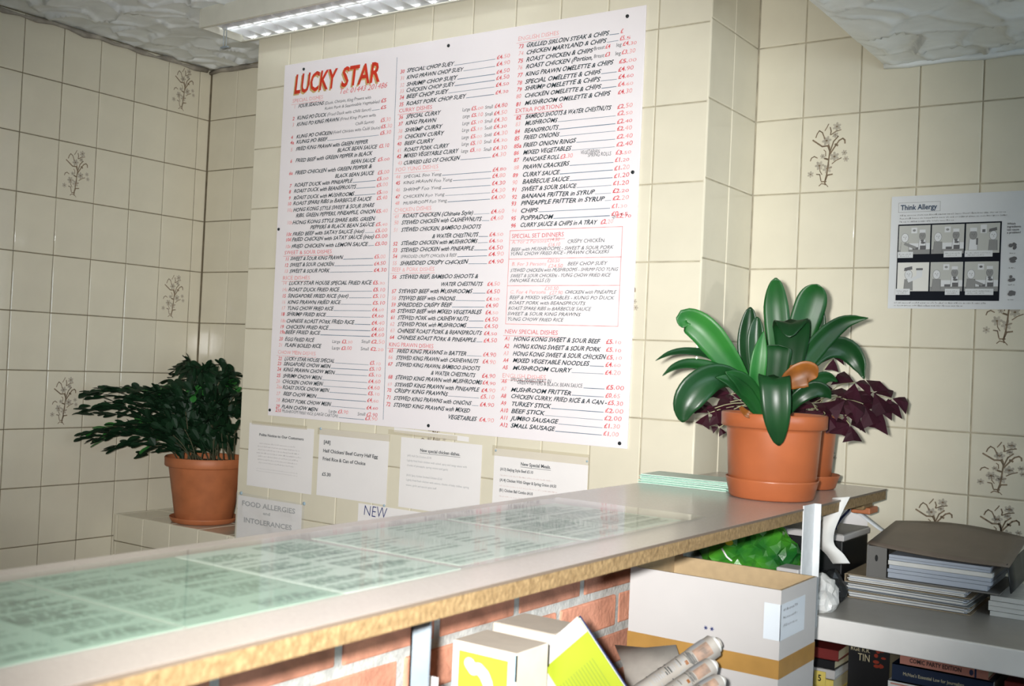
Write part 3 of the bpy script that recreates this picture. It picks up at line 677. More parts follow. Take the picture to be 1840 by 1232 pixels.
MENU = '''#special dishes
h64,1029,138,SPECIAL DISHES
n71,1010,1
b91,1010,114,FOUR SEASONS
t210,1009,198,(Duck, Chicken, King Prawns with
t211,992,234,Roast Pork & Seasonable Vegetables)
p449,992,22,£5
n68,971,2
b88,971,130,KUNG PO DUCK
t223,971,187,(Fried Duck with Chilli Sauce)
l414,971,31,
p449,971,23,£5
n68,951,3
b88,951,186,KUNG PO KING PRAWN
t279,952,152,(Fried King Prawn with
t346,932,79,Chilli Sauce)
p451,932,40,£5.30
n65,911,4
b89,911,159,KUNG PO CHICKEN
t251,912,201,(Fried Chicken with Chilli Sauce)
p454,912,44,£5.30
n63,893,4a
b90,893,137,KUNG PO BEEF
l231,893,216,
p451,893,44,£5.30
n66,871,5
b90,871,312,FRIED KING PRAWN with GREEN PEPPER
b275,853,165,BLACK BEAN SAUCE
p450,853,40,£5.10
n67,833,6
b91,833,331,FRIED BEEF with GREEN PEPPER in BLACK
b335,812,101,BEAN SAUCE
p447,812,47,£5.00
n64,793,6a
b91,793,332,FRIED CHICKEN with GREEN PEPPER &
b270,772,162,BLACK BEAN SAUCE
p449,772,46,£5.00
n69,753,7
b91,753,253,ROAST DUCK with PINEAPPLE
l348,753,95,
p447,753,46,£5.00
n68,734,8
b90,734,271,ROAST DUCK with BEANSPROUTS
l365,734,78,
p447,734,45,£5.00
n68,712,9
b90,712,265,ROAST DUCK with MUSHROOMS
l359,712,86,
p449,712,44,£5.00
n64,694,10
b89,694,338,ROAST SPARE RIBS in BARBECUE SAUCE
p450,694,42,£5.40
n63,673,10a
b91,673,349,HONG KONG STYLE SWEET & SOUR SPARE
b105,654,342,RIBS, GREEN PEPPERS, PINEAPPLE, ONION
p450,654,47,£5.40
n65,632,10b
b91,632,355,HONG KONG STYLE SPARE RIBS, GREEN
b172,614,272,PEPPERS & BLACK BEAN SAUCE
p451,614,47,£5.40
n64,595,10c
b94,595,311,FRIED BEEF with SATAY SAUCE (Hot)
l409,595,37,
p450,595,48,£5.00
n63,577,10d
b92,577,354,FRIED CHICKEN with SATAY SAUCE (Hot)
p451,577,49,£5.00
#special dishes
n63,555,10e
b91,555,330,FRIED CHICKEN with LEMON SAUCE
l425,555,23,
p452,555,48,£5.00
#sweet and sour and rice dishes
h61,535,212,SWEET & SOUR DISHES
n66,515,11
b89,515,231,SWEET & SOUR KING PRAWN
l324,515,124,
p452,515,44,£5.00
n64,495,12
b88,495,195,SWEET & SOUR CHICKEN
l287,495,161,
p452,495,46,£4.50
n64,475,13
b88,475,177,SWEET & SOUR PORK
l269,475,179,
p452,475,51,£4.30
h59,453,124,RICE DISHES
n60,436,14
b88,436,356,LUCKY STAR HOUSE SPECIAL FRIED RICE
p451,436,48,£5.30
n58,415,14a
b87,415,224,ROAST DUCK FRIED RICE
l315,415,134,
p453,415,48,£5.10
n60,395,15
b86,395,266,SINGAPORE FRIED RICE (Hot)
l356,395,93,
p453,395,49,£5.10
n59,375,16
b86,375,233,KING PRAWN FRIED RICE
l323,375,127,
p454,375,49,£5.10
n59,355,17
b86,355,203,YUNG CHOW FRIED RICE
l293,355,156,
p453,355,47,£4.60
n58,336,18
b85,336,173,SHRIMP FRIED RICE
l262,336,187,
p453,336,47,£4.60
n57,314,18a
b84,314,296,CHINESE ROAST PORK FRIED RICE
l384,314,65,
p453,314,52,£4.40
n57,295,19
b83,295,189,CHICKEN FRIED RICE
l276,295,174,
p454,295,50,£4.60
n56,278,19a
b82,278,155,BEEF FRIED RICE
l241,278,209,
p454,278,52,£4.60
n56,255,20
b82,255,131,EGG FRIED RICE
s293,254,35,Large
p334,254,44,£3.30
s416,257,35,Small
p455,257,54,£2.50
n55,236,21
b83,236,161,PLAIN BOILED RICE
s293,234,35,Large
p333,234,43,£3.00
s414,235,34,Small
p454,235,52,£2.20
#chow mein dishes
h53,212,171,CHOW MEIN DISHES
n56,192,22
b84,192,222,LUCKY STAR HOUSE SPECIAL
l310,192,140,
p454,192,43,£5.10
n54,175,23
b82,175,207,SINGAPORE CHOW MEIN
l293,175,156,
p453,175,46,£5.10
n54,157,24
b81,157,228,KING PRAWN CHOW MEIN
l313,157,134,
p451,157,50,£5.10
n53,137,25
b81,137,173,SHRIMP CHOW MEIN
l258,137,189,
p451,137,49,£4.60
n52,118,26
b80,118,180,CHICKEN CHOW MEIN
l264,118,182,
p450,118,48,£4.60
n54,100,26a
b82,100,206,ROAST DUCK CHOW MEIN
l292,100,156,
p452,100,47,£5.10
n55,79,27
b87,79,147,BEEF CHOW MEIN
l238,79,208,
p450,79,46,£4.60
n56,57,28
b82,57,217,ROAST PORK CHOW MEIN
l303,57,142,
p449,57,46,£4.60
n56,37,29
b82,37,161,PLAIN CHOW MEIN
s292,37,35,Large
p331,37,43,£3.90
s414,36,32,Small
p450,36,44,£2.90
n55,24,210
t85,24,248,MUSHROOM FRIED RICE (LARGE CARTON)
l337,24,104,
p445,24,50,£3.90
#chop suey dishes
n521,1073,30
b547,1073,177,SPECIAL CHOP SUEY
l728,1073,147,
p879,1073,45,£4.50
n522,1053,31
b547,1053,212,KING PRAWN CHOP SUEY
l763,1053,112,
p879,1053,46,£4.90
n522,1031,32
b548,1031,190,SHRIMP CHOP SUEY
l742,1031,134,
p880,1031,45,£4.50
n522,1013,33
b547,1013,182,CHICKEN CHOP SUEY
l733,1013,143,
p880,1013,45,£4.50
n523,994,34
b549,994,158,BEEF CHOP SUEY
l711,994,165,
p880,994,45,£4.50
n523,973,35
b550,973,223,ROAST PORK CHOP SUEY
l777,973,99,
p880,973,44,£4.30
#curry dishes
h523,954,129,CURRY DISHES
n524,934,36
b552,934,130,SPECIAL CURRY
s765,935,28,Large
p797,935,42,£5.00
s846,934,28,Small
p879,934,44,£4.80
n523,914,37
b551,914,117,KING PRAWN
s767,915,26,Large
p798,915,41,£5.10
s847,914,27,Small
p878,914,45,£4.50
n523,893,38
b550,893,141,SHRIMP CURRY
s767,895,26,Large
p798,895,41,£5.10
s847,894,27,Small
p879,894,45,£4.30
n523,873,39
b550,873,148,CHICKEN CURRY
s767,875,26,Large
p798,875,41,£5.10
s848,875,26,Small
p879,875,45,£4.30
n522,854,40
b550,854,112,BEEF CURRY
s767,854,26,Large
p799,854,40,£5.00
s848,855,26,Small
p880,855,48,£4.30
n523,834,41
b550,834,169,ROAST PORK CURRY
s768,835,26,Large
p799,835,40,£5.10
s848,836,26,Small
p880,836,48,£4.30
n523,816,42
b550,816,205,MIXED VEGETABLE CURRY
s767,815,26,Large
p799,815,38,£5.10
s848,814,27,Small
p880,814,48,£4.30
n528,795,43
b550,795,212,CURRIED LEG OF CHICKEN
l766,795,109,
p879,795,47,£4.30
#foo yung dishes
h521,776,165,FOO YUNG DISHES
n523,754,44
t554,754,144,SPECIAL Foo Yung
l702,754,176,
p882,754,47,£4.80
n524,736,45
t554,736,185,KING PRAWN Foo Yung
l743,736,135,
p882,736,45,£4.80
n525,715,46
t555,715,145,SHRIMP Foo Yung
l704,715,174,
p882,715,46,£4.30
n525,694,47
t555,694,158,CHICKEN Foo Yung
l717,694,161,
p882,694,47,£4.30
n525,675,48
t557,675,166,MUSHROOM Foo Yung
l727,675,151,
p882,675,48,£4.00
#chicken dishes
h524,654,143,CHICKEN DISHES
n525,635,49
b556,635,264,ROAST CHICKEN (Chinese Style)
l824,635,55,
p883,635,46,£4.60
#chicken dishes
n525,616,50
b554,616,296,STEWED CHICKEN with CASHEWNUTS
l854,616,25,
p883,616,43,£4.60
n524,594,51
b554,594,295,STEWED CHICKEN, BAMBOO SHOOTS
b674,571,167,& WATER CHESTNUTS
l845,571,32,
p881,571,48,£4.50
n525,553,52
b556,553,283,STEWED CHICKEN with MUSHROOMS
l843,553,34,
p881,553,47,£4.50
n525,533,53
b556,533,271,STEWED CHICKEN with PINEAPPLE
l831,533,46,
p881,533,49,£4.50
n526,515,54
t557,515,211,SHREDDED CRISPY CHICKEN & BEEF
l772,515,105,
p881,515,53,£4.90
n526,494,55
b556,494,253,SHREDDED CRISPY CHICKEN
l813,494,65,
p882,494,52,£4.90
#beef and pork dishes
h525,475,164,BEEF & PORK DISHES
n527,453,56
b557,453,291,STEWED BEEF, BAMBOO SHOOTS &
b714,431,150,WATER CHESTNUTS
p882,431,43,£4.50
n528,410,57
b555,410,274,STEWED BEEF with MUSHROOMS
l833,410,44,
p881,410,45,£4.50
n529,389,58
b556,389,213,STEWED BEEF with ONIONS
l773,389,104,
p881,389,44,£4.50
n529,370,59
b553,370,204,SHREDDED CRISPY BEEF
l761,370,115,
p880,370,43,£4.90
n528,351,60
b554,351,311,STEWED BEEF with MIXED VEGETABLES
p880,351,44,£4.50
n529,331,61
b556,331,264,STEWED PORK with CASHEW NUTS
l824,331,51,
p879,331,45,£4.50
n528,312,62
b557,312,256,STEWED PORK with MUSHROOMS
l817,312,58,
p879,312,46,£4.50
n530,292,63
b557,292,312,CHINESE ROAST PORK & BEANSPROUTS
p878,292,45,£4.50
n529,272,64
b558,272,292,CHINESE ROAST PORK & PINEAPPLE
l854,272,20,
p878,272,46,£4.50
#king prawn dishes
h527,250,172,KING PRAWN DISHES
n528,232,65
b559,232,260,FRIED KING PRAWNS in BATTER
l823,232,51,
p878,232,45,£4.90
n527,212,66
b557,212,305,STEWED KING PRAWN with CASHEWNUTS
p878,212,45,£4.90
n527,192,67
b557,192,311,STEWED KING PRAWN, BAMBOO SHOOTS
b693,172,160,& WATER CHESTNUTS
p878,172,46,£4.90
n530,153,68
b558,153,320,STEWED KING PRAWN with MUSHROOMS
p881,153,45,£4.90
n529,132,69
b557,132,312,STEWED KING PRAWN with PINEAPPLE
p878,132,48,£4.90
n528,114,70
b556,114,202,CRISPY KING PRAWNS
l762,114,110,
p876,114,48,£5.10
n528,92,71
b555,92,289,STEWED KING PRAWNS with ONIONS
l848,92,23,
p875,92,49,£4.90
n527,71,72
b556,71,285,STEWED KING PRAWNS with MIXED
b763,49,102,VEGETABLES
p875,49,51,£4.90
#english dishes
h950,1115,135,ENGLISH DISHES
n953,1093,73
b978,1093,263,GRILLED SIRLOIN STEAK & CHIPS
l1245,1093,28,
p1277,1093,8,£
n953,1074,74
b979,1074,255,CHICKEN MARYLAND & CHIPS
l1238,1074,34,
p1276,1074,33,£5.5
n953,1053,75
b980,1053,214,ROAST CHICKEN & CHIPS
s1198,1058,33,Breast
p1233,1058,15,£4
s1266,1058,16,leg
p1285,1058,41,£4.30
n952,1034,76
b980,1034,215,ROAST CHICKEN (Portion,
s1199,1036,32,Breast
p1233,1036,16,£3
s1264,1036,17,leg
p1283,1036,40,£3.30
n953,1013,77
b980,1013,278,KING PRAWN OMELETTE & CHIPS
p1276,1013,52,£5.00
n953,992,78
b980,992,241,SPECIAL OMELETTE & CHIPS
l1225,992,46,
p1275,992,45,£4.90
n953,973,79
b980,973,240,SHRIMP OMELETTE & CHIPS
l1224,973,48,
p1276,973,45,£4.60
n952,953,80
b980,953,244,CHICKEN OMELETTE & CHIPS
l1228,953,44,
p1276,953,45,£4.60
n953,932,81
b982,932,271,MUSHROOM OMELETTE & CHIPS
p1277,932,42,£4.30
#extra portions
h952,913,155,EXTRA PORTIONS
n955,894,82
b986,894,271,BAMBOO SHOOTS & WATER CHESTNUTS
p1277,894,45,£2.50
n954,876,83
b986,876,105,MUSHROOMS
l1095,876,179,
p1278,876,45,£2.50
n953,855,84
b985,855,110,BEANSPROUTS
l1099,855,175,
p1278,855,45,£2.40
n953,836,85
b983,836,116,FRIED ONIONS
l1103,836,172,
p1279,836,44,£2.40
n952,815,85a
b983,815,170,FRIED ONION RINGS
l1157,815,118,
p1279,815,47,£2.40
n953,795,86
b984,795,155,MIXED VEGETABLES
l1143,795,132,
p1279,795,48,£2.40
n954,775,87
b984,775,120,PANCAKE ROLL
p1107,775,39,£3.30
s1171,782,59,VEGETARIAN
s1194,773,71,SPRING ROLLS
p1278,773,46,£3.50
n955,754,88
b985,754,150,PRAWN CRACKERS
l1139,754,134,
p1277,754,42,£1.20
n953,733,89
b985,733,120,CURRY SAUCE
l1109,733,163,
p1276,733,45,£1.20
n952,713,90
b986,713,151,BARBECUE SAUCE
l1141,713,131,
p1276,713,45,£1.20
n952,693,91
b984,693,176,SWEET & SOUR SAUCE
l1164,693,106,
p1274,693,47,£1.20
n953,673,92
b985,673,233,BANANA FRITTER in SYRUP
l1222,673,48,
p1274,673,48,£2.20
n952,654,93
b984,654,265,PINEAPPLE FRITTER in SYRUP
l1253,654,18,
p1275,654,48,£2.20
n954,633,94
b984,633,57,CHIPS
l1045,633,224,
p1273,633,46,£1.30
n953,613,95
b985,613,106,POPPADOM
l1095,613,174,
p1273,613,50,£0.65
n954,593,96
b985,593,244,CURRY SAUCE & CHIPS in A TRAY
p1242,593,37,£2.20
s1276,607,11,Lge
p1288,607,44,£2.70
#set dinners
h959,563,171,SPECIAL SET DINNERS
q960,548,115,A. For 2 Persons
s1142,545,115,CRISPY CHICKEN
q1076,551,41,£14.30
q1080,538,39,£16.10
x958,527,325,BEEF with MUSHROOMS - SWEET & SOUR PORK
x956,515,315,YUNG CHOW FRIED RICE - PRAWN CRACKERS
q963,486,115,B. For 3 Persons
q1080,494,40,£20.50
q1083,480,48,£24.50
x1145,485,121,BEEF CHOP SUEY
x959,469,341,STEWED CHICKEN with MUSHROOMS - SHRIMP FOO YUNG
x960,454,318,SWEET & SOUR CHICKEN - YUNG CHOW FRIED RICE
x959,441,133,PANCAKE ROLLS (3)
q961,409,119,C. For 4 Persons
q1075,419,45,£30.50
q1091,407,43,£27.90
x1140,409,157,CHICKEN with PINEAPPLE
x960,394,332,BEEF & MIXED VEGETABLES - KUNG PO DUCK
x959,379,246,ROAST PORK with BEANSPROUTS
x957,364,266,ROAST SPARE RIBS in BARBECUE SAUCE
x956,349,236,SWEET & SOUR KING PRAWNS
x956,334,183,YUNG CHOW FRIED RICE
#new special dishes
h950,298,175,NEW SPECIAL DISHES
n951,279,A1
b980,279,274,HONG KONG SWEET & SOUR BEEF
p1274,279,45,£5.10
n950,258,A2
b981,258,276,HONG KONG SWEET & SOUR PORK
p1275,258,45,£5.10
n949,238,A3
b980,238,294,HONG KONG SWEET & SOUR CHICKEN
p1277,238,46,£5.10
n949,219,A4
b981,219,244,MIXED VEGETABLE NOODLES
l1229,219,42,
p1275,219,45,£4.60
n948,199,A5
b982,199,188,MUSHROOM CURRY
l1174,199,97,
p1275,199,46,£4.20
#english dishes at the foot
h948,176,145,ENGLISH DISHES
n947,161,A6
s977,167,133,SPECIAL MIXED MEAT IN
s999,160,210,GREEN PEPPERS & BLACK BEAN SAUCE
l1213,160,63,
p1280,160,53,£5.00
n946,139,A7
b979,139,195,MUSHROOM FRITTER
l1178,139,97,
p1279,139,44,£0.65
n947,120,A8
b980,120,304,CHICKEN CURRY, FRIED RICE & A CAN -
p1287,120,45,£5.30
n948,100,A9
b982,100,129,TURKEY STICK
l1115,100,161,
p1280,100,54,£2.00
n947,80,A10
b983,80,109,BEEF STICK
l1096,80,179,
p1279,80,51,£2.00
n948,60,A11
b984,60,152,JUMBO SAUSAGE
l1140,60,135,
p1279,60,47,£1.30
n948,40,A12
b984,40,143,SMALL SAUSAGE
l1131,40,143,
p1278,40,45,£1.00'''
sec = None; bk = rd = None
def flush():
    if sec is None: return
    if bk.f: part('dish_lettering', bk, ['ink_black', 'ink_rule'], bd, label='black italic lettering of the ' + sec)
    if rd.f: part('price_lettering', rd, ['ink_red', 'ink_red_faded'], bd, label='red numbers and prices of the ' + sec)
for line in MENU.split('\n'):
    if line[0] == '#':
        if line[1:] != sec:
            flush(); sec = line[1:]; bk = MB(); rd = MB()
        continue
    k = line[0]; f = line[1:].split(',', 2 if k == 'n' else 3)
    x = -2.7 + int(f[0]) / 1000; z = 1.18 + int(f[1]) / 1000; txt = f[-1]; wd = None if k == 'n' else int(f[2]) / 1000
    o = (x, TY, z)
    # rows sag a little, as painted freehand
    if k == 'b': bk.cur = 0; write(bk, txt, o, X1, Z1, .0118, wd, 'bold', .38, .07)
    elif k == 't': bk.cur = 0; write(bk, txt, o, X1, Z1, .0092, wd, 'reg', .22, .10)
    elif k == 's': bk.cur = 0; write(bk, txt, o, X1, Z1, .0098, wd, 'reg', .10, .08)
    elif k == 'x': bk.cur = 0; write(bk, txt, o, X1, Z1, .0092, wd, 'reg', .38, .06)
    elif k == 'l': bk.cur = 1; bk.stroke([(x, z), (x + wd, z + random.uniform(-.0008, .0008))], random.uniform(.0010, .0019), X1, Z1, (0, TY, 0))
    elif k == 'h':
        rd.cur = 1 if random.random() < .75 else 0; write(rd, txt, o, X1, Z1, .0115, wd, 'reg', .05, .06); rd.stroke([(x - .004, z - .006), (x + wd * 1.02, z - .006)], .0010, X1, Z1, (0, TY, 0))
    elif k == 'n': rd.cur = 0 if random.random() < .6 else 1; write(rd, txt, o, X1, Z1, .0112, .0085 * len(txt), 'bold' if rd.cur == 0 else 'reg', .2, .06)
    elif k == 'p':
        # the pence are rubbed fainter than the pounds on most rows
        h = txt.split('.'); w0 = wd * (.52 if len(h) > 1 else 1); rd.cur = 0; write(rd, h[0] + ('.' if len(h) > 1 else ''), o, X1, Z1, .0112, w0, 'bold', .15, .06)
        if len(h) > 1: rd.cur = 1 if random.random() < .7 else 0; write(rd, h[1], (x + w0 + .001, TY, z), X1, Z1, .0112 * random.choice((.72, 1, 1)), wd - w0, 'reg', .15, .06)
    elif k == 'q': rd.cur = 1; write(rd, txt, o, X1, Z1, .0095, wd, 'reg', .2, .06)
flush()

# ================================================================== NOTICES ON THE PIER
def sheet(name, label, cat, x0, x1, z0, z1, y, m='paper', tilt=0.0, curl=0.0, group=None, n=6):
    """a sheet of paper on the wall: thin, slightly wavy, with thickness"""
    th = thing(name, label, cat, ((x0 + x1) / 2, y, z0), group)
    rows = []; back = []
    for j in range(n + 1):
        rows.append([]); back.append([])
        for i in range(n + 1):
            u, v = i / n, j / n
            yy = y - .0006 - curl * (abs(u - .5) * 2) ** 3 * (1 - v) - .0006 * math.sin(u * 9 + v * 5) ** 2
            p = (x0 + (x1 - x0) * u, yy, z0 + (z1 - z0) * v + tilt * (u - .5))
            rows[-1].append(p); back[-1].append((p[0], p[1] + .0003, p[2]))
    mb = MB(); mb.grid(rows); mb.grid(back)
    part('paper', mb, m, th, True)
    return th
NY = YW - .0035       # printing sits just proud of the sheets
def tape(th, x0, x1, z0, z1, y=YW - .003, m='clear_tape', tilt=0.0):
    mb = MB(); mb.box(x0, x1, y - .0012, y - .0010, z0, z1)
    part('sticky_tape', mb, m, th)
def tack(th, x, z, r=.005):
    mb = MB(); mb.lathe([(0, .004), (r * .6, .0035), (r, .002), (r, 0)], (0, 0, 0), 10); mb.v = [(x + a, YW - .003 - c, z + b) for a, b, c in mb.v]
    part('putty_blob', mb, 'tack_blue', th, True)

n1 = sheet('notice_sheet', 'faded notice headed Polite Notice to Our Customers', 'notice', -2.768, -2.470, .954, 1.160, YW - .001)
t = MB(); write(t, 'Polite Notice to Our Customers', (-2.718, NY, 1.121), X1, Z1, .0085, .205, 'bold'); part('heading', t, 'type_black', n1)
t = MB()
for k in range(7): scribble(t, (-2.722 + (.008, .0, .002, -.004, .004, .002, .008)[k], NY, 1.095 - .0105 * k), X1, Z1, (.165, .195, .19, .205, .185, .185, .165)[k], .0045, 20 + k)
for k in range(2): scribble(t, (-2.722, NY, 1.013 - .008 * k), X1, Z1, .19, .003, 40 + k)
part('small_print', t, 'type_faint', n1)
tape(n1, -2.755, -2.50, 1.156, 1.168)
n2 = sheet('notice_sheet', 'white notice for the A8 half chicken or beef curry', 'notice', -2.446, -2.157, .956, 1.165, YW - .001, curl=.0015)
t = MB()
for s, x, z, wd in (('[A8]', -2.424, 1.119, .030), ('Half Chicken/ Beef Curry Half Egg', -2.425, 1.092, .228), ('Fried Rice & Can of Choice', -2.425, 1.067, .180), ('£5.30', -2.425, 1.019, .038)):
    write(t, s, (x, NY - .0008, z), X1, Z1, .0104, wd, 'bold')
part('lettering', t, 'type_black', n2)
tape(n2, -2.452, -2.152, 1.146, 1.166)
tack(n2, -2.440, 1.164, .004); tack(n2, -2.163, .954, .004)
n3 = sheet('notice_sheet', 'white notice headed New special chicken dishes', 'notice', -2.110, -1.812, .957, 1.163, YW - .001)
t = MB(); write(t, 'New special chicken dishes.', (-2.035, NY, 1.126), X1, Z1, .0092, .148, 'bold'); t.stroke([(-2.035, 1.122), (-1.887, 1.122)], .0010, X1, Z1, (0, NY, 0)); part('heading', t, 'type_black', n3)
t = MB()
for s, z, wd in (('(A9) Half Chi Chicken £5.90', 1.108, .092), ('Lightly fried fresh chicken with salted, spicy and tangy sauce with', 1.094, .222), ('chunks of pineapple, spring onions and garlic', 1.080, .155), ('(A10) Spicy Golden Smoked Chicken £5.60', 1.051, .135), ('Lightly fried fresh chicken with onions, chunks of baby chillies, spring', 1.037, .232), ('onions, garlic and special spice stuff', 1.022, .115)):
    write(t, s, (-2.083, NY, z), X1, Z1, .0058, wd, 'reg')
part('small_print', t, 'type_grey', n3)
n4 = sheet('notice_sheet', 'white notice headed New Special Meals, half behind the counter', 'notice', -1.769, -1.465, .955, 1.158, YW - .001)
t = MB(); write(t, 'New Special Meals.', (-1.678, NY, 1.118), X1, Z1, .0092, .098, 'bold'); t.stroke([(-1.678, 1.114), (-1.580, 1.114)], .0010, X1, Z1, (0, NY, 0))
for s, z, wd in (('(A13) Beijing Style Beef £5.10', 1.099, .110), ('(A14) Chicken With Ginger & Spring Onion £4.50', 1.069, .186), ('(B1) Chicken Ball Combo £4.10', 1.041, .112)):
    write(t, s, (-1.746, NY, z), X1, Z1, .0078, wd, 'bold')
part('heading', t, 'type_black', n4)
t = MB()
for k, (z, wd) in enumerate(((1.084, .175), (1.055, .190), (1.026, .09))): scribble(t, (-1.746, NY, z), X1, Z1, wd, .0042, 60 + k)
part('small_print', t, 'type_pink', n4)
tape(n4, -1.775, -1.46, 1.138, 1.166); tack(n4, -1.763, 1.152, .003); tack(n4, -1.468, 1.148, .003)
n5 = sheet('notice_sheet', 'crumpled plastic sleeve notice reading FOOD ALLERGIES AND INTOLERANCES', 'notice', -2.806, -2.507, .712, .917, YW - .001, 'paper')
t = MB()
for s, x, z, h, wd in (('FOOD ALLERGIES', -2.785, .886, .016, .250), ('and', -2.682, .866, .010, .034), ('INTOLERANCES', -2.772, .832, .016, .225)):
    write(t, s, (x, NY, z), X1, Z1, h, wd, 'bold')
part('lettering', t, 'type_grey', n5)
rows = []; rnd = random.Random(11); N_ = 22
hm = [[rnd.random() for _ in range(8)] for _ in range(8)]
for j in range(N_ + 1):
    rows.append([])
    for i in range(N_ + 1):
        u, v = i / N_, j / N_; a, b = u * 6.99, v * 6.99; ia, ib = int(a), int(b); fa, fb = a - ia, b - ib
        hh = hm[ia][ib] * (1 - fa) * (1 - fb) + hm[ia + 1][ib] * fa * (1 - fb) + hm[ia][ib + 1] * (1 - fa) * fb + hm[ia + 1][ib + 1] * fa * fb
        edge = min(1, 8 * min(u, v, 1 - u, 1 - v))
        rows[-1].append((-2.812 + .318 * u, YW - .005 - .016 * hh ** 2 * edge, .706 + .222 * v - .006 * u))
mb = MB(); mb.grid(rows); part('plastic_sleeve', mb, 'sleeve', n5)
tack(n5, -2.790, .925, .006); tack(n5, -2.497, .923, .006)
n6 = sheet('notice_sheet', 'white strip handwritten NEW in blue pen', 'notice', -2.268, -2.02, .86, .950, YW - .001)
t = MB(); write(t, 'NEW', (-2.246, NY, .917), X1, Z1, .031, .094, 'thin', .08, .05); part('lettering', t, 'pen_blue', n6)
tape(sheet('paper_scrap', 'torn scrap of old paper stuck under the menu board', 'paper', -2.14, -1.86, 1.172, 1.186, YW - .001, 'paper', -.008), -2.16, -1.90, 1.168, 1.182)

# ================================================================== ALLERGY POSTER
PY = YF - .0035
ps = sheet('allergy_poster', 'photocopied Think Allergy cartoon poster on the tiled wall', 'poster', -.794, -.374, 1.577, 1.858, YF - .001, 'paper_grey')
t = MB(); write(t, 'Think Allergy', (-.771, PY, 1.823), X1, Z1, .0128, .087, 'bold'); part('heading', t, 'poster_navy', ps)
t = MB(); fx0, fx1, fz0, fz1 = -.776, -.676, 1.8175, 1.841
for a, b in (((fx0, fz0), (fx1, fz0)), ((fx1, fz0), (fx1, fz1)), ((fx1, fz1), (fx0, fz1)), ((fx0, fz1), (fx0, fz0))): t.stroke([a, b], .0007, X1, Z1, (0, PY, 0))
for k, wd in enumerate((.248, .25, .13)): scribble(t, (-.772, PY, 1.8075 - .0078 * k), X1, Z1, wd, .0042, 80 + k)
for k, wd in enumerate((.215, .165)): scribble(t, (-.778, PY, 1.5895 - .0068 * k), X1, Z1, wd, .004, 90 + k)
part('small_print', t, 'poster_mid', ps)
t = MB(); t.rect(-.775, -.534, 1.597, 1.787, X1, Z1, (0, PY, 0)); cf_ = part('comic_frame', t, 'poster_ink', ps)
cx = [-.7725, -.6935, -.614]; cw = [.0755, .0755, .0765]
